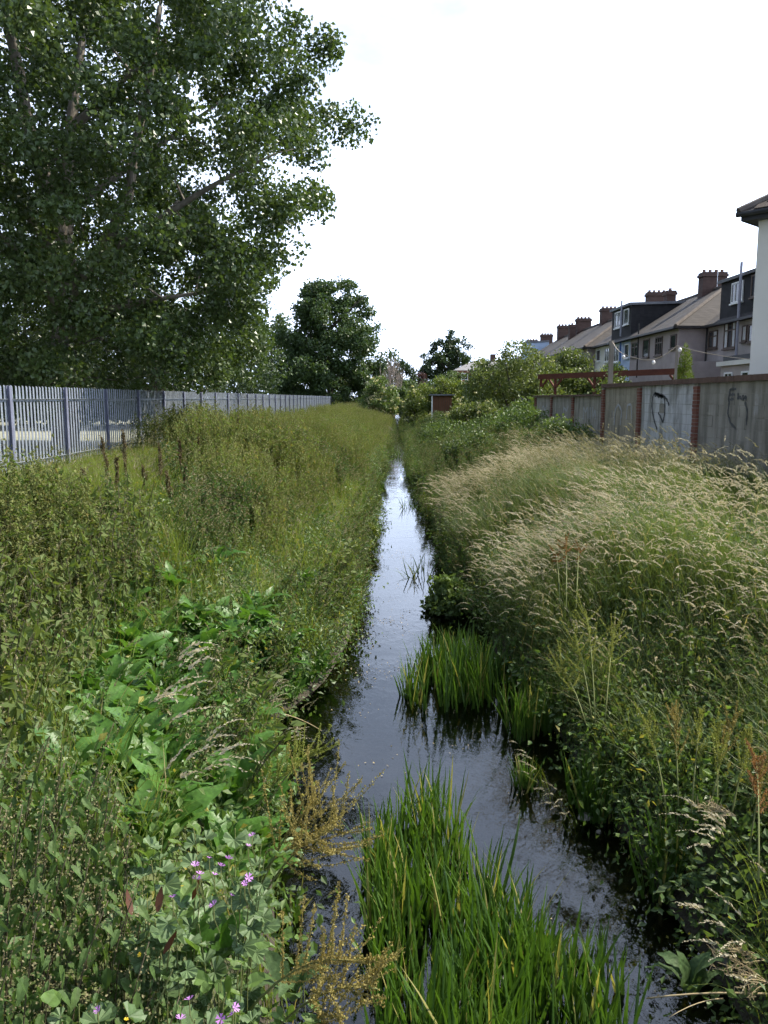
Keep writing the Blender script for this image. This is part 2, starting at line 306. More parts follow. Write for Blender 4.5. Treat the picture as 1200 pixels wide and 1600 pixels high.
def water_mat():
    m, n, l = newmat('stream_water')
    ge = n.new('ShaderNodeNewGeometry')
    mp = n.new('ShaderNodeVectorMath'); mp.operation = 'MULTIPLY'; mp.inputs[1].default_value = (1.0, .55, 1); l.new(ge.outputs['Position'], mp.inputs[0])
    n1 = n.new('ShaderNodeTexNoise'); n1.inputs['Scale'].default_value = 14; n1.inputs['Detail'].default_value = 3; n1.inputs['Distortion'].default_value = .6; l.new(mp.outputs[0], n1.inputs['Vector'])
    n2 = n.new('ShaderNodeTexNoise'); n2.inputs['Scale'].default_value = .9; n2.inputs['Detail'].default_value = 2; l.new(ge.outputs['Position'], n2.inputs['Vector'])
    n3 = n.new('ShaderNodeTexNoise'); n3.inputs['Scale'].default_value = 2.6; n3.inputs['Detail'].default_value = 2; l.new(ge.outputs['Position'], n3.inputs['Vector'])
    k = n.new('ShaderNodeMapRange'); k.inputs['From Min'].default_value = .38; k.inputs['From Max'].default_value = .7; k.inputs['To Min'].default_value = .08; k.inputs['To Max'].default_value = 1; l.new(n2.outputs['Fac'], k.inputs['Value'])
    h = mathn(n, l, 'ADD', mathn(n, l, 'MULTIPLY', n1.outputs['Fac'], k.outputs[0]), mathn(n, l, 'MULTIPLY', n3.outputs['Fac'], .5))
    b = n.new('ShaderNodeBump'); b.inputs['Strength'].default_value = .22; b.inputs['Distance'].default_value = .02; l.new(h, b.inputs['Height'])
    fr = n.new('ShaderNodeFresnel'); fr.inputs['IOR'].default_value = 1.8; l.new(b.outputs[0], fr.inputs['Normal'])
    g = n.new('ShaderNodeBsdfGlossy'); g.inputs['Roughness'].default_value = .015; l.new(b.outputs[0], g.inputs['Normal'])
    t = n.new('ShaderNodeBsdfTransparent'); t.inputs['Color'].default_value = (.26, .25, .21, 1)
    s = n.new('ShaderNodeMixShader'); l.new(fr.outputs[0], s.inputs[0]); l.new(t.outputs[0], s.inputs[1]); l.new(g.outputs[0], s.inputs[2])
    o = n.new('ShaderNodeOutputMaterial'); l.new(s.outputs[0], o.inputs[0]); return m
ys = np.concatenate([np.arange(-8, 20, .5), np.arange(20, 200, 4)])
tag(MB().strip(np.stack([xl(ys) - .35, ys, 0 * ys], -1), np.stack([xr(ys) + .35, ys, 0 * ys], -1)).build('stream_water', water_mat()), 'narrow stream water reflecting the bright sky', kind='structure')
M['yard'] = solid('pale_yard', (.20, .21, .14), (.36, .35, .28), .9, .9, .4, 30)
gx = np.linspace(-46, -8.4, 12); gy = np.linspace(4, 62, 16)
tag(MB().bb(-46, -8.6, 4, 58, 1.2, 1.56).build('yard', M['yard']), 'pale dusty yard beyond the palisade fence', kind='structure')

# ------------------------------------------------------------------ palisade fence
M['galv'] = solid('galvanised_steel', (.22, .245, .285), (.30, .325, .365), 4, .45, .15, 60, .15, .5, 0)
M['galv_post'] = solid('galvanised_post', (.115, .125, .185), (.17, .18, .245), 3, .5, .15, 50, .15, .5, .3)
FX, FZ, FH, BAY = -7.33, 1.5, 1.72, 2.75
def fence():
    root = empty('palisade_fence', (FX, 15.7, FZ)); tag(root, 'grey steel palisade fence running along the field side of the stream', 'fence')
    y0 = at_x(15, 680, FX)[1]
    prof = np.array([(-.033, .0), (-.018, .014), (0, .004), (.018, .014), (.033, .0)]); t = .003
    ring = np.vstack([prof, prof[::-1] - [0, t]])                      # bent W section, (along, out)
    mb = MB(); n = len(ring)
    zt = np.array([FH, FH + .03, FH + .012, FH + .03, FH]); zt = np.concatenate([zt, zt[::-1]])
    V = np.vstack([np.c_[-ring[:, 1], ring[:, 0], np.full(n, .06)], np.c_[-ring[:, 1], ring[:, 0], zt]])
    Q = [[i, (i + 1) % n, n + (i + 1) % n, n + i] for i in range(n)] + [[n + i, n + i + 1, n + 8 - i, n + 9 - i] for i in range(4)]
    mb.add(V, Q=Q); pale = mb.mesh('pale', M['galv'])
    pm = MB(); w, d = .1, .055                                          # I-section post
    pm.bb(.01, .016, -w / 2, w / 2, -.3, FH + .02); pm.bb(.016, .016 + d, -.004, .004, -.3, FH + .02); pm.bb(.016 + d, .022 + d, -w / 2, w / 2, -.3, FH + .02)
    post = pm.mesh('post', M['galv_post'])
    rm = MB(); rm.bb(.002, .008, .052, BAY - .052, -.025, .025); rm.bb(.008, .05, .052, BAY - .052, .019, .025); rail = rm.mesh('rail', M['galv'])
    rest = MB(); cnt = 0
    for b in range(-1, 37):
        y = y0 + b * BAY - 15.7
        j = rng.normal(0, .004, 2)
        inst('post', post, root, (0, y, j[0]), (0, j[1], 0))
        if b == 36: break
        for z in (FH - .26, .2): inst('rail', rail, root, (0, y, z))
        for k in range(17):
            yy = y + (k + .5) * BAY / 17
            if cnt < 300: inst('pale', pale, root, (-.0045, yy + rng.normal(0, .003), rng.normal(0, .004)), (rng.normal(0, .004), 0, 0)); cnt += 1
            else: rest.add(V + [-.0045, yy, rng.normal(0, .004)], Q=Q)
    tag(rest.build('pale_run', M['galv'], root), kind='stuff')
fence()

# ------------------------------------------------------------------ garden wall of blocks between brick piers
WX = 6.55
M['brick'] = solid('red_brick', (.17, .065, .045), (.28, .12, .085), 5, .9, .5, 60, per_obj=.55)
M['brickd'] = solid('weathered_brick', (.095, .055, .04), (.19, .115, .085), 5, .92, .5, 60, per_obj=.5)
M['mortar'] = solid('mortar', (.25, .23, .195), (.36, .33, .285), 8, .95, .5, 80)
def block_mat(name, c1, c2, paint, amt):
    m = solid(name, c1, c2, 1.6, .95, .6, 60, per_obj=.35)
    n, l = m.node_tree.nodes, m.node_tree.links
    p = next(q for q in n if q.type == 'BSDF_PRINCIPLED'); src = p.inputs['Base Color'].links[0].from_socket
    ge = n.new('ShaderNodeNewGeometry'); no = n.new('ShaderNodeTexNoise'); no.inputs['Scale'].default_value = 1.1; no.inputs['Detail'].default_value = 6; no.inputs['Roughness'].default_value = .7
    mp = n.new('ShaderNodeVectorMath'); mp.operation = 'MULTIPLY'; mp.inputs[1].default_value = (1, 1, .55); l.new(ge.outputs['Position'], mp.inputs[0]); l.new(mp.outputs[0], no.inputs['Vector'])
    k = n.new('ShaderNodeMapRange'); k.inputs['From Min'].default_value = .62 - amt; k.inputs['From Max'].default_value = .72 - amt; l.new(no.outputs['Fac'], k.inputs['Value'])
    x = n.new('ShaderNodeMix'); x.data_type = 'RGBA'; l.new(k.outputs[0], x.inputs['Factor']); l.new(src, x.inputs['A']); x.inputs['B'].default_value = (*paint, 1)
    st = n.new('ShaderNodeTexNoise'); st.inputs['Scale'].default_value = 2.6; st.inputs['Detail'].default_value = 5; mq = n.new('ShaderNodeVectorMath'); mq.operation = 'MULTIPLY'; mq.inputs[1].default_value = (1, 1.6, .22); l.new(ge.outputs['Position'], mq.inputs[0]); l.new(mq.outputs[0], st.inputs['Vector'])
    sk = n.new('ShaderNodeMapRange'); sk.inputs['From Min'].default_value = .44; sk.inputs['From Max'].default_value = .68; sk.inputs['To Max'].default_value = .62; l.new(st.outputs['Fac'], sk.inputs['Value'])
    y = n.new('ShaderNodeMix'); y.data_type = 'RGBA'; l.new(sk.outputs[0], y.inputs['Factor']); l.new(x.outputs['Result'], y.inputs['A']); y.inputs['B'].default_value = (.10, .095, .07, 1)
    l.new(y.outputs['Result'], p.inputs['Base Color']); return m
M['block'] = block_mat('grey_block', (.30, .275, .23), (.45, .415, .36), (.48, .455, .43), .02)
M['block_t'] = block_mat('tan_block', (.32, .28, .21), (.47, .41, .32), (.45, .42, .36), -.02)
M['block_w'] = block_mat('painted_block', (.33, .32, .305), (.46, .45, .44), (.62, .615, .62), .17)
M['spray'] = solid('black_spray_paint', (.035, .035, .04), (.075, .075, .08), 9, .6)
M['spray_g'] = solid('grey_spray_paint', (.06, .06, .06), (.13, .13, .13), 9, .7)
M['spray_w'] = solid('white_spray_paint', (.38, .38, .40), (.48, .48, .50), 9, .7)
PY = [at_x(p, 620, WX)[1] for p in (1094, 1004, 947, 899, 865, 840)]
PITCHY = (PY[2] - PY[0]) / 2
PIERS = [PY[0] - PITCHY * k for k in (2, 1)] + PY
def wall():
    root = empty('garden_wall', (WX, 20, 1.3)); tag(root, 'grey block garden wall with red brick piers and brick coping', 'wall')
    P0 = np.array([WX, 20, 1.3]); B0 = 1.15
    hi, lo = 3.30, 3.06                                                # underside of the coping: near stretch, far stretch
    bm = MB().box((0, 0, 0), (.22, .222, .064)); brick = bm.mesh('brick', M['brick'])
    cm = MB().box((0, 0, 0), (.26, .066, .105)); cop = cm.mesh('brick', M['brickd'])
    bk = {k: MB().box((0, 0, 0), (.10, .435, .205)).mesh('block', M[k]) for k in ('block', 'block_t', 'block_w')}
    mort = MB(); rest = MB(); nb = 0
    for i, y in enumerate(PIERS):
        top = hi if i <= 4 else lo
        mort.bb(WX - .095, WX + .095, y - .10, y + .10, B0, top, a=.5)
        z = B0 + .04; k = 0
        while z < top - .02:
            if z > 1.5 and nb < 190 and i > 0:
                inst('brick', brick, root, np.array([WX - .002, y, z]) - P0 + rng.normal(0, .003, 3), (0, 0, rng.normal(0, .01))); nb += 1
            else: rest.box((WX - .002, y, z), (.22, .222, .064))
            z += .075; k += 1
    for i in range(len(PIERS) - 1):
        a, b = PIERS[i] + .112, PIERS[i + 1] - .112; top = hi if i < 4 else lo
        mort.bb(WX - .0465, WX + .05, a - .02, b + .02, B0, top)
        kind = {1: 'block', 2: 'block_w', 3: 'block_t'}.get(i, 'block')
        rows = int((top - B0) / .215) + 1
        for r in range(rows):
            z = top - .107 - r * .215
            if z < B0: break
            n = max(2, round((b - a) / .445)); w = (b - a) / n; off = .5 if r % 2 else 0
            for k in range(n + (1 if off else 0)):
                y0, y1 = max(a, a + (k - off) * w), min(b, a + (k + 1 - off) * w)
                if z < 1.35 or i == 0: mort.bb(WX - .05, WX + .05, y0 + .005, y1 - .005, z - .1, z + .1); continue
                o = inst('block', bk[kind], root, np.array([WX - .002 + rng.normal(0, .0025), (y0 + y1) / 2, z]) - P0, (0, 0, rng.normal(0, .003)), (1, (y1 - y0 - .007) / .435, 1.015))
    # coping: bricks on edge over the near stretch; thin slabs over the far one
    y = PIERS[0]; nc = 0
    while y < PIERS[4] + .14:
        if nc < 40: rest.box((WX, y, hi + .055), (.26, .066, .105))
        else: inst('brick', cop, root, np.array([WX, y, hi + .055 + rng.normal(0, .002)]) - P0, (0, 0, rng.normal(0, .012)))
        y += .0745; nc += 1
    mort.bb(WX - .12, WX + .12, PIERS[0] - .03, PIERS[4] + .11, hi + .001, hi + .1)
    y = PIERS[4] + .15
    while y < PIERS[-1] + .1:
        s = MB().bb(-.15, .15, 0, .595, 0, .055).build('coping_slab', M['brickd'], root); s.location = np.array([WX, y, lo + .002]) - P0; y += .6
    q = mort.build('mortar', M['mortar'], root); q.location = -P0
    q = rest.build('brick_course', M['brickd'], root); q.location = -P0; tag(q, kind='stuff')
    def stroke(pts, w, mat, name='graffiti'):
        """painted line: px outline on the wall face laid as a thin film 5 mm proud"""
        P = [at_x(820 + u / 3.158, 560 + v / 3.158, WX - .062) for u, v in pts]
        P = np.array(P); t = np.linspace(0, 1, len(P)); tt = np.linspace(0, 1, len(P) * 4)
        P = np.stack([np.interp(tt, t, P[:, k]) for k in range(3)], -1); P[1:-1] = (P[:-2] + 2 * P[1:-1] + P[2:]) / 4
        d = np.gradient(P, axis=0); nrm = np.stack([0 * d[:, 0], -d[:, 2], d[:, 1]], -1); nrm /= np.linalg.norm(nrm, axis=1, keepdims=True) + 1e-9
        ww = (w / 2 * (1 + .3 * np.sin(np.arange(len(P)) * 1.7)))[:, None]
        A = P - P0; m = MB(); m.strip(A - nrm * ww, A + nrm * ww); m.strip(A - nrm * ww + [.003, 0, 0], A + nrm * ww + [.003, 0, 0])
        return m
    g = MB()
    def put(lines, w, mat, name):
        m = MB()
        for L in lines:
            s = stroke(L, w, mat)
            for V, Q in zip(s.V, s.Q): pass
            m.add(np.vstack(s.V), Q=np.vstack(s.Q))
        m.build(name, M[mat], root)
    put([[(652, 352), (640, 315), (630, 270), (626, 222), (634, 178), (648, 172), (668, 184), (690, 190), (702, 205), (712, 232)],
         [(688, 192), (690, 235), (688, 280), (680, 318), (672, 295), (658, 268)]], .055, 'spray', 'graffiti_outline')
    put([[(640, 176), (664, 184), (684, 188)]], .10, 'spray', 'graffiti_bar')
    put([[(1004, 205), (1012, 152), (1042, 150)], [(1008, 180), (1034, 178)], [(1003, 206), (1030, 200)], [(1052, 170), (1050, 200), (1060, 188), (1070, 202)], [(1076, 180), (1076, 205), (1092, 186), (1090, 208)],
         [(1010, 210), (1000, 270), (1014, 320), (1040, 345)], [(1085, 215), (1098, 260), (1092, 330)]], .05, 'spray_g', 'graffiti_letters')
    put([[(288, 300), (290, 238), (300, 268), (310, 236), (312, 296)], [(322, 240), (322, 300)], [(334, 240), (336, 295), (346, 250), (350, 300)], [(150 + 40, 290), (192, 240), (206, 262), (214, 236)],
         [(84, 262), (90, 232), (100, 258), (108, 230)]], .07, 'spray_w', 'graffiti_scrawl')
    put([[(440, 330), (446, 250), (462, 225), (478, 260), (470, 330)], [(500, 300), (506, 230), (524, 226), (528, 300)]], .06, 'spray_w', 'graffiti_loop')
wall()

# ------------------------------------------------------------------ houses
M['pink'] = solid('pink_render', (.36, .30, .285), (.46, .39, .37), 1.2, .95, .4, 60)
M['grey_r'] = solid('grey_pebbledash', (.38, .335, .32), (.48, .43, .41), 1.5, .95, .6, 70)
M['cream'] = solid('cream_paint', (.66, .64, .58), (.74, .72, .66), 1.0, .85, .2, 40)
M['blue_r'] = solid('pale_blue_paint', (.44, .55, .72), (.50, .61, .78), 1.0, .85, .2, 40)
M['white_r'] = solid('white_render', (.70, .665, .60), (.78, .745, .68), .8, .9, .25, 70)
M['slate'] = tiled('brown_roof_tiles', (.026, .023, .022), (.072, .063, .059), .16)
M['ridge'] = solid('ridge_tile', (.075, .062, .055), (.14, .118, .10), 4, .9)
M['hung'] = tiled('black_hung_tiles', (.012, .012, .013), (.035, .033, .035), .2)
M['felt'] = solid('grey_felt', (.13, .135, .15), (.20, .205, .22), 3, .7)
M['chim'] = tiled('chimney_brick', (.05, .03, .025), (.11, .068, .055), .075, sx=.22)
M['pot'] = solid('chimney_pot', (.16, .10, .075), (.25, .16, .12), 6, .85)
M['wframe'] = solid('white_window_frame', (.72, .72, .70), (.80, .80, .78), 4, .5)
M['bframe'] = solid('brown_window_frame', (.10, .07, .055), (.15, .11, .09), 4, .6)
M['pipe_b'] = solid('black_pipe', (.02, .02, .022), (.04, .04, .042), 4, .5)
M['pipe_u'] = solid('blue_pipe', (.05, .12, .34), (.07, .16, .42), 4, .5)
M['pipe_g'] = solid('grey_pipe', (.28, .28, .34), (.36, .36, .42), 4, .5)
M['alu'] = solid('aerial_metal', (.40, .40, .42), (.55, .55, .57), 4, .4, metal=.6)
def glass_mat():
    m, n, l = newmat('window_glass'); p = n.new('ShaderNodeBsdfPrincipled')
    p.inputs['Base Color'].default_value = (.035, .04, .045, 1); p.inputs['Roughness'].default_value = .06; p.inputs['Specular IOR Level'].default_value = .9
    o = n.new('ShaderNodeOutputMaterial'); l.new(p.outputs[0], o.inputs[0]); return m
M['glass'] = glass_mat()
M['curtain'] = solid('net_curtain', (.50, .50, .50), (.66, .66, .66), 5, .8)
GZ = 1.3
def window(root, o, X, p0, p1, frame='wframe', mull=1, tran=0, curtain=False):
    """window on a wall facing the stream; p0, p1 its top-left and bottom-right on the photograph's grid, turned into a place on plane X"""
    a = at_x(*p0, X); b = at_x(*p1, X)
    y1, y0 = max(a[1], b[1]), min(a[1], b[1]); z1, z0 = max(a[2], b[2]), min(a[2], b[2])
    t = .07; m = MB()
    m.bb(X - .06, X + .02, y0, y1, z0, z0 + t); m.bb(X - .06, X + .02, y0, y1, z1 - t, z1)
    m.bb(X - .06, X + .02, y0, y0 + t, z0 + t, z1 - t); m.bb(X - .06, X + .02, y1 - t, y1, z0 + t, z1 - t)
    for k in range(mull): yy = y0 + (k + 1) * (y1 - y0) / (mull + 1); m.bb(X - .056, X + .02, yy - .03, yy + .03, z0 + t, z1 - t)
    if tran: zz = z1 - (z1 - z0) * .33; m.bb(X - .053, X + .02, y0 + t, y1 - t, zz - .03, zz + .03)
    L = np.array(o)
    w = m.build('window', M[frame], root); w.location = -L
    for k in range(mull + 1):
        ya = y0 + k * (y1 - y0) / (mull + 1) + .045; yb = y0 + (k + 1) * (y1 - y0) / (mull + 1) - .045
        q = MB().bb(X - .025, X + .01, ya, yb, z0 + t, z1 - t).build('pane', M['curtain' if curtain and k % 2 == 0 else 'glass'], w)
    MB().bb(X - .12, X + .02, y0 - .05, y1 + .05, z0 - .08, z0 - .002).build('sill', M[frame], w)
def roof_mesh(X0, X1, ya, yb, e, r, hipn, hipf, oh=.32, th=.13):
    """pitched roof with ridge along y; hips at the near / far end if asked"""
    xc = (X0 + X1) / 2; dx = (X1 - X0) / 2
    a0, b0 = ya - (oh if hipn else 0), yb + (oh if hipf else 0)
    ra, rb = (ya + dx * .92 if hipn else ya), (yb - dx * .92 if hipf else yb)
    ez = e - .12
    m = MB()
    base = [(X0 - oh, a0, ez), (X1 + oh, a0, ez), (X1 + oh, b0, ez), (X0 - oh, b0, ez)]
    V = base + [(x, y, z + th) for x, y, z in base] + [(xc, ra, r), (xc, rb, r)]
    Q = [[3, 2, 1, 0], [0, 1, 5, 4], [1, 2, 6, 5], [2, 3, 7, 6], [3, 0, 4, 7], [4, 8, 9, 7], [6, 9, 8, 5]]
    m.add(V, Q=Q, T=[[4, 5, 8], [6, 7, 9]]); return m, V
def chimney(root, o, x, y, top, w=1.4, d=.75, base=6.0, small=False, pots=4):
    m = MB(); m.bb(x - w / 2, x + w / 2, y - d / 2, y + d / 2, base, top - .28)
    m.bb(x - w / 2 - .07, x + w / 2 + .07, y - d / 2 - .07, y + d / 2 + .07, top - .279, top - .12)
    m.bb(x - w / 2 - .02, x + w / 2 + .02, y - d / 2 - .02, y + d / 2 + .02, top - .119, top)
    c = m.build('chimney', M['chim'], root); c.location = -np.array(o)
    for k in range(pots):
        p = MB().tube([(x - w / 2 + (k + .5) * w / pots, y, top), (x - w / 2 + (k + .5) * w / pots, y, top + .12), (x - w / 2 + (k + .5) * w / pots, y, top + .17)], [.11, .10, .125], 8).build('chimney_pot', M['pot'], c)
def pipe(root, o, X, pxa, pya, pyb, mat, r=.045, name='drainpipe'):
    a = at_x(pxa, (pya + pyb) / 2, X); t = at_x(pxa, pya, X)[2]; b = at_x(pxa, pyb, X)[2]
    m = MB().tube([(X - .08, a[1], b), (X - .08, a[1], (b + t) / 2), (X - .08, a[1], t)], r, 8).build(name, M[mat], root); m.location = -np.array(o)
def house(name, label, X, ya, yb, wall_mat, eave=6.85, ridge=9.45, dx=8.0, hipn=False, hipf=False, gut=True):
    o = (X, (ya + yb) / 2, GZ); root = empty(name, o); tag(root, label, 'house', 'terraced houses behind the garden wall'); L = -np.array(o)
    MB().bb(X, X + dx, ya, yb, .9, eave - .1).build('wall', M[wall_mat], root).location = L
    m, V = roof_mesh(X, X + dx, ya, yb, eave, ridge, hipn, hipf); rf = m.build('roof', M['slate'], root); rf.location = L
    rm = MB(); rm.tube([V[8], V[9]], .11, 6)
    rm.build('ridge_cap', M['ridge'], rf)
    if hipn:
        for k in (4, 5): MB().tube([V[k], tuple((np.array(V[k]) + V[8]) / 2), V[8]], .11, 6).build('hip_cap', M['ridge'], rf)
    if gut: MB().bb(X - .44, X - .325, ya - (.3 if hipn else 0), yb, eave - .13, eave - .02).build('gutter', M['pipe_b'], root).location = L
    return root, o
def dormer(root, o, X, ya, yb, top, e, depth, mat='hung', fascia='felt'):
    m = MB().prism([(X + .05, e + .05), (X + depth, e + .05), (X + depth, top - .02), (X + .05, top - .12)], ya, yb); d = m.build('dormer', M[mat], root); d.location = -np.array(o)
    MB().prism([(X - .12, top - .13), (X + depth, top - .02), (X + depth, top + .14), (X - .12, top + .03)], ya - .12, yb + .12).build('dormer_roof', M[fascia], d)
    return d
YB0 = at_x(1060, 540, 16)[1]; YB1 = at_x(985, 540, 16)[1]; YC1 = at_x(957, 550, 16.05)[1]; YD0 = at_x(930, 550, 16.05)[1]
# near recessed house with the big black dormer
A, oA = house('terraced_house', 'grey rendered house with wide black tile-hung dormer beside the white house', 17.5, 24, YB0 + 1.5, 'grey_r', 6.85, 9.45)
yd = at_x(1126, 470, 17.55)[1]
dA = dormer(A, oA, 17.5, 26, yd, 9.0, 6.9, 4.4, fascia='pipe_b')
def dwin(d, o, X, p0, p1, **k): window(d.parent, o, X, p0, p1, **k)
window(A, oA, 17.55, (1145, 443), (1161, 470), 'wframe', 2)
window(A, oA, 17.55, (1176, 430), (1186, 462), 'bframe', 1)
window(A, oA, 17.5, (1109, 518), (1121, 543), 'bframe', 1, 1, True)
window(A, oA, 17.5, (1133.5, 504), (1149.5, 543), 'bframe', 2, 1, True)
window(A, oA, 17.5, (1161, 509), (1167, 533), 'bframe', 0, 0, True)
window(A, oA, 17.5, (1171, 507), (1184, 533), 'bframe', 1, 0, True)
pipe(A, oA, 17.3, 1157, 411, 556, 'pipe_g', .07, 'soil_pipe'); pipe(A, oA, 17.5, 1105, 512, 590, 'pipe_b')
e_ = MB().bb(14.6, 17.48, 30, at_x(1126, 580, 14.6)[1], .9, 4.35); e_.build('rear_extension', M['grey_r'], A).location = -np.array(oA)
MB().bb(14.45, 17.49, 29.9, at_x(1126, 580, 14.6)[1] + .15, 4.36, 4.55).build('extension_roof', M['cream'], A).location = -np.array(oA)
MB().bb(16.1, 17.45, 29.9, at_x(1130, 560, 16.1)[1], 4.56, 4.95).build('lean_to_roof', M['pipe_b'], A).location = -np.array(oA)
window(A, oA, 14.6, (1133, 582), (1145, 595), 'wframe', 1); window(A, oA, 14.6, (1160, 580), (1182, 596), 'wframe', 1)
chimney(A, oA, 21.5, 34, 10.6)
# brown hipped pair
B, oB = house('terraced_house', 'pinkish brown rendered house with hipped tiled roof end and tall chimney', 16, YB0, YB1, 'pink', 6.85, 9.5, hipn=True)
for p0, p1, mu in (((988, 536), (997.5, 557), 1), ((1006, 531), (1014.5, 558), 0), ((1025.3, 527.5), (1034.7, 554.5), 2), ((1049, 523.5), (1057, 544), 0)): window(B, oB, 16, p0, p1, 'bframe', mu, 1 if mu else 0)
pipe(B, oB, 15.9, 998.5, 506, 590, 'pipe_b'); chimney(B, oB, 20, 50.2, 10.55, 1.45)
MB().bb(15.2, 17.4, YB0 - 3.2, YB0 - .02, .9, 3 + (622 - 567) * 42 / 1250).build('lean_to', M['pink'], B).location = -np.array(oB)
# blue house with dormer, cream house
Cb, oC = house('terraced_house', 'pale blue painted house with black box dormer and blue drainpipe', 16.05, YB1 + .01, YC1, 'blue_r', 6.85, 9.5)
d_ = dormer(Cb, oC, 16.0, YB1 + .2, YC1 + .4, 9.1, 6.95, 4.0)
window(Cb, oC, 16.05, (962, 489), (970.3, 511), 'wframe', 1); window(Cb, oC, 16.05, (976, 484), (982.6, 506), 'wframe', 0)
window(Cb, oC, 16.05, (960, 541), (967.4, 565), 'wframe', 1); window(Cb, oC, 16.05, (977, 538), (983, 559), 'wframe', 0)
pipe(Cb, oC, 15.95, 970.5, 530, 600, 'pipe_u', .06); pipe(Cb, oC, 15.8, 972.5, 470, 525, 'pipe_g', .06, 'soil_pipe'); chimney(Cb, oC, 20.2, 61, 10.75)
chimney(Cb, oC, 18.6, 53.5, 9.9, .6, .6, 8, pots=1)
Cc, oCc = house('terraced_house', 'cream painted house between the pale blue one and a hipped roof', 16.05, YC1 + .01, YD0, 'cream', 6.85, 9.5)
window(Cc, oCc, 16.05, (933, 547), (938.3, 564), 'wframe', 0); window(Cc, oCc, 16.05, (946, 544), (952.3, 565), 'wframe', 1)
# the far hipped houses
D, oD = house('terraced_house', 'grey brown house with hipped end beyond the cream house', 15.47, YD0 + .02, YD0 + 15, 'pink', 6.85, 9.6, hipn=True)
window(D, oD, 15.47, (905, 553), (910, 570), 'wframe', 0); window(D, oD, 15.47, (912.5, 556), (918, 575), 'wframe', 0)
window(D, oD, 15.47, (893, 555), (898, 570), 'wframe', 0)
pipe(D, oD, 15.4, 911.5, 545, 590, 'pipe_b'); chimney(D, oD, 19.6, 71.5, 10.75)
E, oE = house('terraced_house', 'row end house with two chimneys showing above the tall bushes', 15.6, YD0 + 15.02, YD0 + 30, 'grey_r', 6.85, 9.6)
chimney(E, oE, 19.6, 80.5, 10.75); chimney(E, oE, 19.6, 89, 10.8); chimney(E, oE, 18.4, 80, 10.1, .6, .6, 8, pots=1)
F, oF = house('terraced_house', 'farthest house of the terrace with small pale blue dormer', 15.7, YD0 + 30.02, YD0 + 52, 'grey_r', 6.7, 9.3)
dF = dormer(F, oF, 16.3, YD0 + 31.5, YD0 + 34.5, 9.4, 7.1, 2.6, 'blue_r'); chimney(F, oF, 19.6, 98.5, 10.6); chimney(F, oF, 19.6, 108, 10.6)

def aerial(label, x, y, z0, z1, n=6, rz=0.3, sl=.5):
    r = empty('tv_aerial', (x, y, z0)); tag(r, label, 'aerial', 'aerials on the house roofs')
    MB().tube([(0, 0, 0), (0, 0, (z1 - z0) / 2), (0, 0, z1 - z0)], .022, 6).build('mast', M['alu'], r)
    b = MB(); c, s = math.cos(rz), math.sin(rz); h = z1 - z0
    b.tube([(-.15 * c, -.15 * s, h - .08), (.4 * c, .4 * s, h - .08), (1.0 * c, 1.0 * s, h - .08)], .014, 5)
    for k in range(n): t = .05 + k * .9 / n; b.tube([(t * c - sl * .5 * s, t * s + sl * .5 * c, h - .08), (t * c, t * s, h - .078), (t * c + sl * .5 * s, t * s - sl * .5 * c, h - .08)], .008, 4)
    b.build('antenna', M['alu'], r)
p = at_y(1120, 455, 47); aerial('thin aerial mast beside the tallest brick chimney', p[0], 47, 9.3, at_y(1120, 412, 47)[2])
p = at_y(820, 540, 100); aerial('tall tv aerial above the bushes at the far end of the terrace', p[0], 100, 8.0, at_y(820, 508, 100)[2], 7, 1.2, .9)
p = at_y(1011, 462, 61); aerial('small tv aerial over the chimney behind the blue house dormer', p[0], 61, 10.6, at_y(1011, 439, 61)[2], 5, .2)

# white house at the frame's edge
def white_house():
    c = at_y(1185.5, 345, 17.4); cz = c[2]; rz = R(-47)
    r = empty('white_house', (c[0], 17.4, GZ), rz); tag(r, 'white rendered house corner with dark eaves and tiled hip roof', 'house')
    W_, D_ = 7.5, 8.0; e = cz - GZ
    MB().bb(0, W_, 0, -D_ * 0 + D_, -.3, e).build('wall', M['white_r'], r)
    MB().bb(-.24, W_ + .4, -.24, D_ + .4, e + .002, e + .05).build('soffit', M['pipe_b'], r)
    MB().bb(-.26, W_ + .42, -.26, -.24, e - .01, e + .17).build('fascia', M['pipe_b'], r)
    MB().bb(-.26, -.24, -.239, D_ + .4, e - .01, e + .17).build('fascia', M['pipe_b'], r)
    g = MB(); g.tube([(-.33, -.32, e + .12), (W_ / 2, -.32, e + .12), (W_ + .4, -.32, e + .12)], .055, 8); g.build('gutter', M['pipe_b'], r)
    h = 2.6; z0 = e + .17; A_ = (-.3, -.3, z0); B_ = (W_ + .45, -.3, z0); C_ = (W_ + .45, D_ + .45, z0); D2 = (-.3, D_ + .45, z0); P1 = (W_ / 2, D_ / 2 - .2, z0 + h); P2 = (W_ / 2, D_ / 2 + .2, z0 + h)
    m = MB(); m.add([A_, B_, C_, D2, P1, P2], Q=[[3, 2, 1, 0], [1, 2, 5, 4], [3, 0, 4, 5]], T=[[0, 1, 4], [2, 3, 5]]); rf = m.build('roof', M['slate'], r)
    MB().tube([A_, tuple((np.array(A_) + P1) / 2), P1], .10, 8).build('hip_cap', M['ridge'], rf)
    # tiles of the slope that faces the stream's near end
    tm = MB().box((0, 0, 0), (.318, .36, .018)).mesh('tile', M['tile']); sl = math.atan2(h, P1[1] - A_[1])
    for row in range(9):
        s = (row + .5) * .29; y = -.3 + s * math.cos(sl); z = z0 + s * math.sin(sl) + .028
        for k in range(14):
            x = -.14 + k * .325 + (.16 if row % 2 else 0)
            if x - .1 < -.3 + (y + .3) * (P1[0] + .3) / (P1[1] + .3): continue
            inst('tile', tm, rf, (x, y, z), (sl - .05, rng.normal(0, .006), 0))
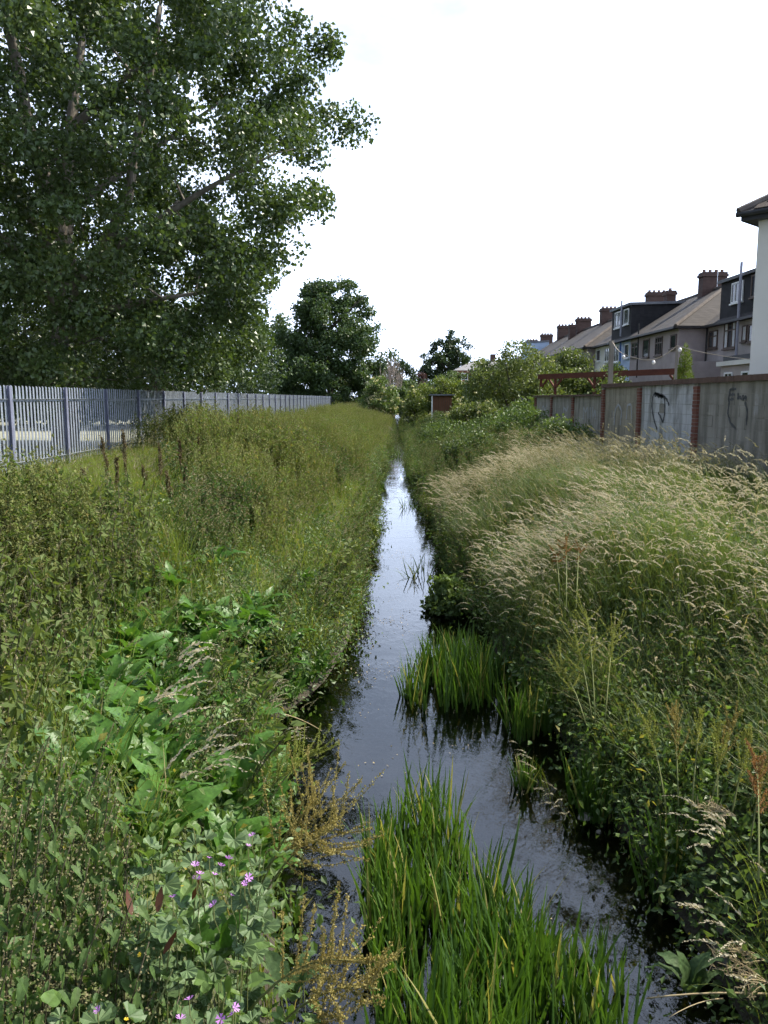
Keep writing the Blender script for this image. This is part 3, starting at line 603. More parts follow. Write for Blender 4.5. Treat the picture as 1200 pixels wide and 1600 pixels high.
M['tile'] = solid('brown_tile', (.034, .027, .024), (.09, .07, .06), 5, .9, .4, 50, per_obj=.5)
white_house()

# red brick house far down the stream
def far_house():
    y = 150; c = at_y(735, 600, y); r = empty('brick_house', (c[0], y, 1.4)); tag(r, 'distant red brick house with grey hipped roof above the hedges', 'house')
    e = at_y(735, 580, y)[2] - 1.4; rd = at_y(735, 563, y)[2] - 1.4; w = 5.2
    MB().bb(-3.1, 8, -4, 4, -.3, e).build('wall', M['brickfar'], r)
    m = MB(); m.add([(-3.5, -4.4, e), (8.4, -4.4, e), (8.4, 4.4, e), (-3.5, 4.4, e), (.6, 0, rd), (5, 0, rd)], Q=[[3, 2, 1, 0], [0, 1, 5, 4], [2, 3, 4, 5]], T=[[3, 0, 4], [1, 2, 5]]); m.build('roof', M['slate2'], r)
    MB().bb(3.6, 4.5, -.5, .5, rd - .6, rd + 1.1).build('chimney', M['chim'], r)
    for x in (-1.5, 2.2):
        q = MB().bb(x - .6, x + .6, -4.06, -3.98, e - 1.7, e - .5).build('window', M['wframe'], r); MB().bb(x - .5, x + .5, -4.08, -4.061, e - 1.6, e - .6).build('pane', M['glass'], q)
M['brickfar'] = tiled('far_brick', (.22, .09, .06), (.34, .16, .11), .075, sx=.22); M['slate2'] = tiled('grey_slate', (.15, .145, .15), (.25, .245, .25), .25)
far_house()

# shed under the climber, and the low pale roof beyond
M['shed'] = solid('brown_boards', (.11, .05, .028), (.18, .085, .05), 4, .85, .4, 30, stretch=(1, 1, .2))
def shed():
    y = 62; a = at_y(676, 640, y); b = at_y(706, 640, y); g = float(H(a[0], y)); r = empty('garden_shed', ((a[0] + b[0]) / 2, y, g)); tag(r, 'brown boarded shed half hidden under a climber', 'shed')
    w = b[0] - a[0]; h = at_y(690, 618, y)[2] - g
    MB().bb(-w / 2 + .05, w / 2, .03, 1.9, -.1, h).build('shell', M['bark_d'], r)
    n = 9
    for k in range(n): MB().bb(-w / 2 + k * w / n + .01, -w / 2 + (k + 1) * w / n - .012, 0, .028, .05, h - .05).build('board', M['shed'], r)
    MB().bb(-w / 2 - .1, -w / 2 - .002, -.06, .06, -.1, h + .1).build('post', M['wframe'], r)
    MB().bb(-w / 2 - .2, w / 2 + .2, -.25, 2.1, h + .002, h + .1).build('roof', M['felt'], r)
shed()

# ------------------------------------------------------------------ pergola, posts and string of bulbs behind the wall
M['redwood'] = solid('red_stained_wood', (.085, .026, .018), (.15, .048, .03), 4, .8, .3, 40, stretch=(.3, .3, 1))
M['greywood'] = solid('weathered_post', (.20, .18, .15), (.32, .29, .25), 5, .9, .5, 40, stretch=(1, 1, .2))
def beam(mb, a, b, w, h):
    a = np.array(a, float); b = np.array(b, float); d = b - a; L = np.linalg.norm(d); d /= L; s = np.array([d[1], -d[0], 0]); s /= np.linalg.norm(s) + 1e-9
    if abs(d[2]) > .95: s = np.array([1.0, 0, 0])
    u = np.cross(s, d); V = [p + s * i * w / 2 + u * j * h / 2 for p in (a, b) for i, j in ((-1, -1), (1, -1), (1, 1), (-1, 1))]
    mb.add(V, Q=[[0, 1, 2, 3], [7, 6, 5, 4], [0, 4, 5, 1], [1, 5, 6, 2], [2, 6, 7, 3], [3, 7, 4, 0]]); return mb
def pergola():
    pa = np.array([8.3, 43.0]); pb = np.array([12.5, 34.0]); zt = EYE + 1.12
    r = empty('pergola', (pa[0], pa[1], GZ)); L = -np.array([pa[0], pa[1], GZ]); tag(r, 'red stained timber pergola behind the garden wall', 'pergola')
    P = lambda t, z, off=0: np.array([pa[0] + (pb[0] - pa[0]) * t + off * .9, pa[1] + (pb[1] - pa[1]) * t + off * .42, z])
    nrm = (pb - pa) / np.linalg.norm(pb - pa)
    for off in (0,):
        beam(MB(), P(-.02, zt, off), P(1.02, zt, off), .07, .26).build('beam', M['redwood'], r).location = L
        for t in (0.005, .13, .44, .985):
            beam(MB(), P(t, GZ - .2, off), P(t, zt - .132, off), .12, .12).build('post', M['redwood'], r).location = L
            for s in (-1, 1):
                if 0 < t + s * .05 < 1: beam(MB(), P(t, zt - .62, off), P(t + s * .055, zt - .14, off), .06, .09).build('brace', M['redwood'], r).location = L
pergola()
def post(label, px, pyt, y, w):
    p = at_y(px, pyt, y); r = tag(MB().bb(-w / 2, w / 2, -w / 2, w / 2, 0, p[2] - GZ).build('garden_post', M['greywood']), label, 'post', 'posts behind the garden wall'); r.location = (p[0], y, GZ); return p
p1 = post('thick weathered post standing behind the wall near the palm', 956, 532, 24.6, .12); p2 = post('thin grey post carrying the bulb cable beside the golden conifer', 1058, 542, 20.5, .05)
M['cable'] = solid('pale_cable', (.50, .42, .33), (.6, .5, .4), 5, .7); M['bulb'] = solid('white_bulb', (.85, .85, .85), (.9, .9, .9), 3, .2, spec=.6)
def cable(label, pts, y0, y1, bulbs):
    r = empty('string_lights', tuple(at_y(*pts[0], y0))); tag(r, label, 'string lights', 'bulb cables behind the garden wall'); L = -np.array(r.location)
    n = len(pts); P = np.array([at_y(px, py, y0 + (y1 - y0) * i / (n - 1)) for i, (px, py) in enumerate(pts)])
    t = np.arange(n); tt = np.linspace(0, n - 1, 30); Q = np.stack([np.interp(tt, t, P[:, k]) for k in range(3)], -1)
    for _ in range(4): Q[1:-1] = (Q[:-2] + 2 * Q[1:-1] + Q[2:]) / 4
    MB().tube(Q, .009, 5).build('cable', M['cable'], r).location = L
    for f in bulbs:
        c = Q[int(f * 29)]; m = MB(); a = np.linspace(0, math.pi, 7); m.tube([(c[0], c[1], c[2] - .03 - .055 * (1 - math.cos(q))) for q in a], np.maximum(.047 * np.sin(a), .01), 10)
        m.build('bulb', M['bulb'], r, True).location = L
cable('sagging cable with white bulbs hung between the two garden posts', [(957, 534), (966, 550), (985, 557), (1003, 562), (1020, 563), (1036, 556), (1050, 547), (1058, 540)], 24.5, 20.45, (.24, .6))
cable('straight cable with a bulb running from the thin post to the white house', [(1058, 540), (1075, 545), (1100, 551), (1140, 558), (1188, 563)], 20.45, 18.4, (.08,))
# ------------------------------------------------------------------ trees
def unit(v): return v / (np.linalg.norm(v, axis=-1, keepdims=True) + 1e-9)
def leaves(mb, C, size, g, m=0, up=.25, droop=0.0, asp=.75, out=None):
    """one folded diamond of two triangles per centre"""
    C = np.asarray(C, float); n = len(C)
    d = unit(g.normal(0, 1, (n, 3)) + np.array([0, 0, -droop])); nn = unit(g.normal(0, 1, (n, 3)) + np.array([0, 0, up]) + (0 if out is None else out))
    s = unit(np.cross(d, nn)); nn = np.cross(s, d)
    L = size * g.uniform(.65, 1.3, (n, 1)); W = L * asp * .5
    V = np.stack([C, C + d * L * .45 + s * W + nn * L * .12, C + d * L, C + d * L * .45 - s * W + nn * L * .12], 1)
    i = np.arange(n)[:, None] * 4
    T = np.concatenate([i + [0, 2, 1], i + [0, 3, 2]]); mb.add(V.reshape(-1, 3), T=T, m=m, a=np.repeat(g.random(n), 4)); return mb
def crown_clumps(g, n, c, prof, squash=1.0, shell=.5, lob=.22):
    """clump centres filling a crown; prof = (heights, radii)"""
    z0, z1 = prof[0][0], prof[0][-1]; zz = np.linspace(z0, z1, 60); rr = np.interp(zz, *prof); cdf = np.cumsum(rr ** 1.6); cdf /= cdf[-1]
    z = np.interp(g.random(n), cdf, zz); th = g.uniform(0, 2 * math.pi, n); ph = g.uniform(0, 6, 4)
    lobe = 1 + lob * (np.sin(th * 3 + ph[0] + z * .7) + .7 * np.sin(th * 5 + ph[1] - z * 1.1)) / 1.4 - lob * .3 * g.random(n)
    r = np.interp(z, *prof) * lobe * g.random(n) ** shell
    return np.stack([c[0] + r * np.cos(th), c[1] + r * np.sin(th) * squash, c[2] + z], -1), r
def tree(name, label, cat, base, limbs, clumps, crad, nleaf, lsize, lmat, bmat='bark_d', trunk_r=.3, g=None, droop=.2, group=None, twig_r=.02, up=.3, blossom=None, nblo=0, asp=.75, tips=True, crown_name='crown'):
    """thing > trunk (limbs and twigs reaching into every clump), crown (leaf-sized faces)"""
    g = g or rng; root = empty(name, tuple(base)); tag(root, label, cat, group); b = np.array(base, float)
    tm = MB(); nodes = [];
    for P, r0, r1 in limbs:
        P = np.array(P, float); t = np.linspace(0, 1, len(P)); k = max(6, len(P) * 3); tt = np.linspace(0, 1, k)
        Q = np.stack([np.interp(tt, t, P[:, q]) for q in range(3)], -1); Q[1:-1] = (Q[:-2] + 2 * Q[1:-1] + Q[2:]) / 4
        rad = r0 + (r1 - r0) * tt ** .8; tm.tube(Q - b, rad, 8); nodes += list(zip(Q, rad))
    N = np.array([q for q, _ in nodes]); NR = np.array([r for _, r in nodes])
    if tips:
        order = np.argsort(np.linalg.norm(clumps - N[len(N) // 2], axis=1))
        for ci in order:
            c = clumps[ci]; d = np.linalg.norm((N - c) * [1, 1, 1.0], axis=1) + np.where(N[:, 2] > c[2] + .3, 2.0, 0); k = int(np.argmin(d)); a = N[k]; L = np.linalg.norm(c - a)
            if L < .15: continue
            mid = (a + c) / 2 + np.array([0, 0, .12 * L]) + g.normal(0, .06 * L, 3); r = min(NR[k] * .6, twig_r * (1 + L))
            tm.tube(np.array([a, mid, c]) - b, [r, r * .7, r * .35], 5, cap=False)
            N = np.vstack([N, mid, (mid + c) / 2, c]); NR = np.concatenate([NR, [r * .7, r * .5, r * .35]])
    tm.build('trunk', M[bmat], root, True)
    crm = MB(); crad = np.broadcast_to(crad, (len(clumps),))
    cc = np.repeat(clumps, nleaf, 0); off = unit(g.normal(0, 1, (len(cc), 3))) * (g.random((len(cc), 1)) ** .45) * np.repeat(crad, nleaf)[:, None] * [1.0, 1.0, .78]
    leaves(crm, cc + off - b, lsize, g, 0, up, droop, asp, out=off * .6 / np.maximum(np.repeat(crad, nleaf)[:, None], .1))
    crm.build(crown_name, M[lmat], root)
    if blossom:
        bm = MB(); sel = clumps[g.choice(len(clumps), nblo)]; P = sel + g.normal(0, .28, sel.shape) + [0, 0, .15]
        P = np.repeat(P, 10, 0); P = P + g.normal(0, .06, P.shape) * [1, 1, .35]
        leaves(bm, P - b, lsize * .6, g, 0, 1.2, 0, 1); bm.build('blossom', M[blossom], root)
    return root
G = lambda s: np.random.default_rng(s)

# the big poplar behind the fence
g = G(11); PB = np.array([-9.6, 24.2, 1.45])
def lp(px, py, y): return at_y(px, py, y)
limbs = [([PB + [0, 0, -.3], PB + [0, 0, 2.2], lp(104, 470, 24.2), lp(100, 395, 24.1)], .46, .33),
         ([lp(100, 395, 24.1), lp(85, 320, 23.9), lp(42, 200, 23.5), lp(28, 100, 23.3), lp(5, 10, 23.1), lp(-10, -120, 23)], .30, .09),
         ([lp(103, 420, 24.2), lp(40, 330, 23.8), lp(-20, 200, 23.2), lp(-70, 80, 22.8)], .22, .06),
         ([lp(101, 395, 24.1), lp(106, 290, 24.3), lp(110, 190, 24.5), lp(122, 120, 24.8), lp(135, 0, 25.2), lp(140, -150, 25.6)], .24, .07),
         ([lp(108, 205, 24.5), lp(140, 175, 24.4), lp(175, 140, 24.1), lp(210, 110, 23.8), lp(260, 60, 23.3)], .15, .05),
         ([lp(106, 470, 24.2), lp(195, 330, 23.2), lp(205, 280, 23.0), lp(212, 225, 22.9), lp(235, 120, 22.6), lp(250, 10, 22.4)], .2, .07),
         ([lp(110, 440, 24.2), lp(220, 360, 23.6), lp(330, 290, 23), lp(430, 240, 22.6)], .17, .03),
         ([lp(106, 330, 24.3), lp(230, 240, 25), lp(350, 155, 25.8)], .15, .03),
         ([lp(108, 500, 24.2), lp(230, 470, 23), lp(330, 455, 22.6)], .14, .03),
         ([lp(104, 500, 24.2), lp(40, 400, 23.4), lp(-20, 350, 23), lp(-90, 330, 22.8)], .16, .03)]
cl, _ = crown_clumps(g, 800, PB, ([1.3, 2.4, 4, 5.5, 7.5, 9.5, 11.2, 12.6, 14.2, 16], [4.2, 5.6, 6.3, 7.1, 8.3, 8.7, 8.7, 8.0, 6.3, 3]), .8, .40, .08)
keep = np.ones(len(cl), bool)
cl = cl[~((cl[:, 0] > -7.6) & (cl[:, 2] < 3.7))]
tree('poplar_tree', 'huge broad poplar with pale limbs rising behind the palisade fence', 'tree', PB, limbs, cl, g.uniform(.52, .9, len(cl)), 280, .122, 'poplar', 'bark', g=g, droop=.5, twig_r=.018, asp=.95, group='trees beyond the palisade fence')

def simple_tree(name, label, cat, x, y, zb, h, rad, low, ncl, nleaf, ls, crad, lmat, seed, group=None, shape='round', tr=None, squash=1.0, bmat='bark_d', lob=.2, shell=.45, stems=1, **k):
    g = G(seed); base = np.array([x, y, zb]); z = np.array([0, .12, .3, .5, .7, .85, .95, 1.0]) * (h - low) + low
    rr = {'round': [.55, .8, .97, 1, .86, .62, .35, .1], 'cone': [1, .95, .78, .58, .38, .2, .1, .03], 'dome': [1, 1.02, 1, .93, .76, .54, .33, .12], 'column': [.7, .9, 1, 1, .95, .8, .55, .2], 'vase': [.35, .5, .72, .95, 1.0, .85, .6, .25]}[shape]
    cl, _ = crown_clumps(g, ncl, base, (z, np.array(rr) * rad), squash, shell, lob); tr = tr or h * .02
    L = []
    if stems == 1:
        L.append(([base + [0, 0, -.3], base + [0, 0, h * .35], base + [g.normal(0, .1), g.normal(0, .1), h * .85]], tr, tr * .2))
        for q in range(6):
            a = q * 1.05 + g.random(); s = base + [0, 0, h * (.2 + .08 * q)]; L.append(([s, s + [math.cos(a) * rad * .4, math.sin(a) * rad * .4, h * .12], s + [math.cos(a) * rad * .75, math.sin(a) * rad * .75, h * .22]], tr * .5, tr * .1))
    else:
        for q in range(stems):
            a = q * 6.283 / stems + g.random(); L.append(([base + [math.cos(a) * .15, math.sin(a) * .15, -.2], base + [math.cos(a) * rad * .3, math.sin(a) * rad * .3, h * .4], base + [math.cos(a) * rad * .6, math.sin(a) * rad * .6, h * .75]], tr, tr * .25))
    return tree(name, label, cat, base, L, cl, g.uniform(.75, 1.25, len(cl)) * crad, nleaf, ls, M and lmat, bmat, g=g, group=group, **k)
GR = 'trees beyond the palisade fence'
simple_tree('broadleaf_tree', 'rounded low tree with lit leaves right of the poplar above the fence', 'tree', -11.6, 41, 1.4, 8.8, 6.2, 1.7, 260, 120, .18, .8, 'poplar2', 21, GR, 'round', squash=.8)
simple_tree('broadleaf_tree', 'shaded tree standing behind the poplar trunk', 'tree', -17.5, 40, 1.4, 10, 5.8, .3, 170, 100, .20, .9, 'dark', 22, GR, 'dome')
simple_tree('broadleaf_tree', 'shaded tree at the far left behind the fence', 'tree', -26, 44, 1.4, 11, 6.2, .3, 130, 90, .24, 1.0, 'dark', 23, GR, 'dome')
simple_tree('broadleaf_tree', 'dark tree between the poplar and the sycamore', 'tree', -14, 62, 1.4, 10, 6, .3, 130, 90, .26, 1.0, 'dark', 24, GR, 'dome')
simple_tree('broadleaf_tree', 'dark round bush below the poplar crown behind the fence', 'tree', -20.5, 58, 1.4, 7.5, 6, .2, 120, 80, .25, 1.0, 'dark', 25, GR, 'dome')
# the sycamore past the fence's end
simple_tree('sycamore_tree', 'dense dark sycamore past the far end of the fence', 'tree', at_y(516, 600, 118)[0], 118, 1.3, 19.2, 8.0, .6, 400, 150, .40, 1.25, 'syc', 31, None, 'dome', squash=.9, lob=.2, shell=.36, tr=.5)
simple_tree('broadleaf_tree', 'paler tree showing left behind the sycamore', 'tree', at_y(425, 560, 150)[0], 150, 1.3, 17, 7, .5, 120, 90, .5, 1.5, 'mid', 32, None, 'round')
# down the stream
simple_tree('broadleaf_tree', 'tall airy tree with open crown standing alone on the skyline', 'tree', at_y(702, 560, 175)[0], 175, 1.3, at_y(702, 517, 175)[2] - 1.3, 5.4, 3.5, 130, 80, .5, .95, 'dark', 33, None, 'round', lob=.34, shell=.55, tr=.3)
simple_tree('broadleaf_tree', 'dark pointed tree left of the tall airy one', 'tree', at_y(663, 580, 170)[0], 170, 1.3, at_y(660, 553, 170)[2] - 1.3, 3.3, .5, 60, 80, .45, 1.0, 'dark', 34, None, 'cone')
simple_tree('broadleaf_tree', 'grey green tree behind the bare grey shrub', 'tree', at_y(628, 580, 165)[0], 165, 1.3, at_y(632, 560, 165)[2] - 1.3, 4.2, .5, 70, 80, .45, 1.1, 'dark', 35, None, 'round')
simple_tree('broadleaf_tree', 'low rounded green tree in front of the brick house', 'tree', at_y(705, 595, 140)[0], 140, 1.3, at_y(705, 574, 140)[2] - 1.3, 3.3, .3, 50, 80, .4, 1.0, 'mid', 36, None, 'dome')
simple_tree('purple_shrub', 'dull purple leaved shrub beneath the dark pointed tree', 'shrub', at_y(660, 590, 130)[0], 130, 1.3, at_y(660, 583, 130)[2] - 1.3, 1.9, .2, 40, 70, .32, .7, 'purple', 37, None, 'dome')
def bare_shrub():
    y = 112; p = at_y(611, 612, y); g = G(41); r = empty('bare_shrub', (p[0], y, 1.3)); tag(r, 'bare grey twiggy shrub standing upright beside the sycamore', 'shrub'); top = at_y(611, 553, y)[2] - 1.3
    m = MB()
    for q in range(34):
        a = g.uniform(0, 6.28); s = g.uniform(.1, 1.9); h = top * g.uniform(.65, 1.0) * (1 - .1 * s); P = [(0, 0, 0), (math.cos(a) * s * .6, math.sin(a) * s * .6, h * .4), (math.cos(a) * s, math.sin(a) * s, h)]
        m.tube(P, [.09, .06, .02], 5)
        for _ in range(4):
            t = g.uniform(.4, .95); c = np.array(P[1]) * (1 - t) + np.array(P[2]) * t; m.tube([c, c + g.normal(0, .2, 3) + [0, 0, .5], c + g.normal(0, .3, 3) + [0, 0, 1.0]], [.035, .025, .012], 4)
    m.build('branches', M['twig'], r)
bare_shrub()
GS = 'bushes along the far banks'
simple_tree('elder_bush', 'cream flowering bush at the foot of the sycamore', 'bush', at_y(592, 622, 95)[0], 95, 1.2, at_y(590, 592, 95)[2] - 1.2, 2.3, .2, 60, 80, .26, .6, 'bramble', 51, GS, 'dome', blossom='blossom', nblo=190)
simple_tree('bush', 'green bush behind the cream flowering bush by the stream', 'bush', at_y(640, 615, 118)[0], 118, 1.2, at_y(640, 597, 118)[2] - 1.2, 3.6, .1, 60, 80, .3, .8, 'mid', 52, GS, 'dome')
simple_tree('bush', 'pale flowered bramble mound right beside the far stream', 'bush', at_y(648, 640, 70)[0], 70, .7, at_y(648, 612, 70)[2] - .7, 1.35, .1, 46, 80, .18, .45, 'elder', 53, GS, 'dome', blossom='blossom', nblo=45)
simple_tree('climber', 'yellow green climber heaped over the brown shed', 'climber', at_y(695, 612, 64)[0], 64, 1.2, at_y(690, 591, 64)[2] - 1.2, 2.3, 1.0, 70, 90, .17, .55, 'vine', 54, None, 'dome', squash=.7)
simple_tree('elder_bush', 'large light green elder bush above the far end of the wall', 'bush', 7.7, 46, 1.2, 5.0, 2.9, .2, 190, 110, .14, .62, 'elder', 55, GS, 'dome', squash=.9, blossom='blossom', nblo=16, tr=.09, stems=5)
simple_tree('elder_bush', 'tall light green bush with feathery top behind the elder', 'bush', 12.0, 52, 1.2, 4.9, 2.4, .2, 130, 100, .17, .65, 'elder', 56, GS, 'round', tr=.09, stems=5)
simple_tree('bush', 'dark green bush between the shed and the light elder', 'bush', at_y(772, 600, 55)[0], 55, 1.2, at_y(772, 553, 55)[2] - 1.2, 2.2, .2, 100, 90, .19, .65, 'mid', 57, GS, 'round', tr=.08, stems=4)
simple_tree('bush', 'pale flowering bramble heap in front of the dark green bush', 'bush', at_y(745, 620, 43)[0], 43, 1.0, 1.75, 1.7, .1, 90, 90, .13, .5, 'elder', 58, GS, 'dome', blossom='blossom', nblo=80, stems=4, tr=.05)
simple_tree('bush', 'shaded dark bush at the foot of the wall end', 'bush', 6.6, 35.2, 1.0, 2.1, 1.6, .1, 80, 90, .13, .5, 'bramble', 59, GS, 'dome', stems=4, tr=.05)
simple_tree('bush', 'green bush behind the pergola and the palm', 'bush', 11.4, 41, 1.2, 3.3, 1.8, .2, 80, 90, .15, .5, 'mid', 60, GS, 'dome', stems=4, tr=.05)
simple_tree('bush', 'leafy shrub in the garden left of the thick post', 'bush', 10.2, 36.5, 1.2, 2.7, 1.2, .2, 50, 90, .12, .45, 'elder', 61, GS, 'dome', stems=4, tr=.05)
simple_tree('bush', 'low grey green shrub showing under the pergola beam', 'bush', 9.7, 27.5, 1.2, 2.25, 1.5, .2, 60, 90, .10, .4, 'dark', 62, GS, 'dome', stems=4, tr=.05)
for k, (px, y, w, h, mt, lab) in enumerate([(760, 33, 1.2, 1.25, 'bramble', 'dark bramble mound on the bank below the wall end'), (700, 36, 1.3, 1.25, 'bramble', 'bramble mound leaning over the stream opposite the tall weeds'), (742, 26, 1.0, 1.15, 'mid', 'nettle green mound on the bank at the wall foot'),
        (690, 48, 1.4, 1.4, 'mid', 'green mound of scrub below the shed'), (820, 30, 1.3, 1.35, 'bramble', 'bramble thicket growing against the lower wall stretch'), (880, 24.5, 1.0, 1.0, 'bramble', 'dark bramble clump at the step in the wall')]):
    simple_tree('bramble_mound', lab, 'bramble', at_y(px, 650, y)[0], y, float(H(at_y(px, 650, y)[0], y)) - .05, h, w, .05, 60, 80, .085, .36, mt, 70 + k, 'bramble mounds on the wall side bank', 'dome', stems=4, tr=.02)
simple_tree('bush', 'bushes closing the view where the stream disappears', 'bush', at_y(618, 622, 150)[0], 150, 1.0, 3.2, 5, .1, 60, 80, .35, .9, 'mid', 63, GS, 'dome')
for k, (px, y, w, pt, mt, lab) in enumerate([(630, 108, 2.6, 606, 'mid', 'green bush closing over the far end of the stream'), (662, 100, 2.6, 602, 'elder', 'pale green bush right of the far stream end'), (606, 125, 3.2, 600, 'bramble', 'low bush between the bare grey shrub and the stream'),
        (728, 88, 2.6, 592, 'mid', 'round green bush below the distant brick house'), (755, 70, 2.2, 590, 'dark', 'dark bush left of the large elder'), (640, 140, 4, 590, 'dark', 'dark bush behind the stream end'), (680, 125, 3.4, 592, 'mid', 'mid green bush under the purple shrub')]):
    p = at_y(px, pt, y); simple_tree('bush', lab, 'bush', p[0], y, .9, p[2] - 1.1, w, .05, 70, 80, .05 + y * .0021, .16 * w + .2, mt, 140 + k, GS, 'dome', stems=4, tr=.05)
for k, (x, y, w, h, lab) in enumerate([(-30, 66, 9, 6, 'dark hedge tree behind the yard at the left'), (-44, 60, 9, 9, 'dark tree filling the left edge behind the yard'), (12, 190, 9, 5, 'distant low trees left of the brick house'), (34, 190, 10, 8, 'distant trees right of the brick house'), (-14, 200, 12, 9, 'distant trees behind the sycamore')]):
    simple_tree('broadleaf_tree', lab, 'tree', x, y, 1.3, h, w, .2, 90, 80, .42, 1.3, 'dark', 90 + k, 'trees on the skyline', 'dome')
# golden conifer and the spiky palm
def conifer():
    y = 25; p = at_y(1069, 590, y); g = G(81); top = at_y(1064, 536, y)[2] - GZ; r = empty('conifer', (p[0], y, GZ)); tag(r, 'small golden green conifer behind the wall beside the thin post', 'conifer')
    MB().tube([(0, 0, -.1), (0, 0, top * .5), (0, 0, top * .9)], [.07, .05, .01], 6).build('trunk', M['bark_d'], r)
    n = 9000; z = top * (1 - np.sqrt(g.random(n))) ; R_ = .62 * (1 - z / top) ** .8 * (1 + .12 * np.sin(z * 9)) + .03; th = g.uniform(0, 6.28, n); q = R_ * g.random(n) ** .35
    C = np.stack([q * np.cos(th), q * np.sin(th), z], -1); m = MB(); leaves(m, C, .085, g, 0, .8, -1.2, .35); m.build('crown', M['conifer'], r)
conifer()
M['palm'] = leaf_mat('palm_leaf', (.10, .15, .04), (.19, .24, .07), .3)
def palm():
    y = 39; p = at_y(943, 590, y); g = G(82); c = at_y(943, 588, y)[2] - GZ; r = empty('cordyline_palm', (p[0], y, GZ)); tag(r, 'spiky palm with fanned sword leaves behind the pergola', 'palm')
    MB().tube([(0, 0, -.2), (0, 0, c * .5), (0, 0, c)], [.09, .08, .07], 8).build('trunk', M['bark_d'], r)
    m = MB()
    for q in range(70):
        a = g.uniform(0, 6.28); e = g.uniform(-.3, 1.4); d = np.array([math.cos(a) * math.cos(e), math.sin(a) * math.cos(e), math.sin(e)]); s = unit(np.cross(d, [0, 0, 1.0])); L = g.uniform(.5, .75)
        t = np.array([0, .5, 1.0])[:, None]; P = np.array([0, 0, c]) + d * L * t + np.array([0, 0, -.22 * L]) * t ** 2; w = np.array([.02, .022, .002])[:, None]; m.strip(P - s * w, P + s * w, a=g.random())
    m.build('fronds', M['palm'], r)
palm()
# ------------------------------------------------------------------ plants of the banks
def scatter(name, label, variants, P, rz, sc, tilt=None, idx=None, g=None, cat=None):
    """uncountable growth: geometry instances of a few small plant meshes on points"""
    g = g or rng; n = len(P); me = bpy.data.meshes.new(name); me.vertices.add(n); me.vertices.foreach_set('co', np.asarray(P, np.float32).ravel())
    rot = np.zeros((n, 3), np.float32); rot[:, 2] = rz
    if tilt is not None: rot[:, :2] = tilt
    a = me.attributes.new('rot', 'FLOAT_VECTOR', 'POINT'); a.data.foreach_set('vector', rot.ravel())
    a = me.attributes.new('size', 'FLOAT', 'POINT'); a.data.foreach_set('value', np.asarray(np.broadcast_to(sc, (n,)), np.float32))
    a = me.attributes.new('pick', 'INT', 'POINT'); a.data.foreach_set('value', (g.integers(0, len(variants), n) if idx is None else idx).astype(np.int32))
    ng = bpy.data.node_groups.new(name, 'GeometryNodeTree'); ng.interface.new_socket('Geometry', in_out='INPUT', socket_type='NodeSocketGeometry'); ng.interface.new_socket('Geometry', in_out='OUTPUT', socket_type='NodeSocketGeometry')
    N, L = ng.nodes, ng.links; gi = N.new('NodeGroupInput'); go = N.new('NodeGroupOutput'); ip = N.new('GeometryNodeInstanceOnPoints'); jn = N.new('GeometryNodeJoinGeometry')
    for v in reversed(variants):
        ob = bpy.data.objects.new(v.name + '_source', v); oi = N.new('GeometryNodeObjectInfo'); oi.inputs['Object'].default_value = ob
        gt = N.new('GeometryNodeGeometryToInstance'); L.new(oi.outputs['Geometry'], gt.inputs[0]); L.new(gt.outputs[0], jn.inputs[0])
    L.new(gi.outputs[0], ip.inputs['Points']); L.new(jn.outputs[0], ip.inputs['Instance']); ip.inputs['Pick Instance'].default_value = True
    def attr(nm, t):
        q = N.new('GeometryNodeInputNamedAttribute'); q.data_type = t; q.inputs['Name'].default_value = nm; return q.outputs[0]
    L.new(attr('pick', 'INT'), ip.inputs['Instance Index']); L.new(attr('size', 'FLOAT'), ip.inputs['Scale'])
    e2r = N.new('FunctionNodeEulerToRotation'); L.new(attr('rot', 'FLOAT_VECTOR'), e2r.inputs[0]); L.new(e2r.outputs[0], ip.inputs['Rotation']); L.new(ip.outputs[0], go.inputs[0])
    o = bpy.data.objects.new(name, me); link(o); md = o.modifiers.new('scatter', 'NODES'); md.node_group = ng
    tag(o, label, cat, kind='stuff'); return o

def ribbon(mb, P, w, side, m=0, a=.5):
    w = np.asarray(w)[:, None]; mb.strip(P - side * w / 2, P + side * w / 2, m=m, a=a)
def blade(mb, g, p0, az, h, bend, w, m=0, a=None, seg=5, z_lift=1.0):
    t = np.linspace(0, 1, seg + 1)[:, None]; d = np.array([math.cos(az), math.sin(az), 0])
    ang = bend * t ** 1.3                                          # angle from vertical along the blade
    step = np.concatenate([[[0, 0, 0]], (np.cos(ang[1:]) * [0, 0, 1] + np.sin(ang[1:]) * d) * h / seg]); P = p0 + np.cumsum(step, 0)
    s = np.array([-math.sin(az), math.cos(az), 0]) * .8 + d * g.normal(0, .4); s /= np.linalg.norm(s)
    ribbon(mb, P, w * (1 - t[:, 0] ** 2.2 * .92), s, m, g.random() if a is None else a); return P
def seed_head(mb, g, P, dirv, L, n, sz, m=1, droop=.5):
    """panicle: short spikelets along a drooping tip"""
    t = np.linspace(0, 1, n); Q = P + dirv * L * t[:, None] + np.array([0, 0, -1]) * droop * L * t[:, None] ** 2
    d = unit(np.gradient(Q, axis=0)); rr = sz * (1.1 - .7 * t) 
    for k in range(2):
        out = unit(g.normal(0, 1, (n, 3))); dd = unit(d * 1.2 + out * .55); s = unit(np.cross(dd, g.normal(0, 1, (n, 3))))
        L_ = rr[:, None] * g.uniform(.8, 1.4, (n, 1)); V = np.stack([Q, Q + dd * L_ * .5 + s * L_ * .2, Q + dd * L_, Q + dd * L_ * .5 - s * L_ * .2], 1)
        i = np.arange(n)[:, None] * 4; mb.add(V.reshape(-1, 3), T=np.concatenate([i + [0, 1, 2], i + [0, 2, 3]]), m=m, a=g.random())
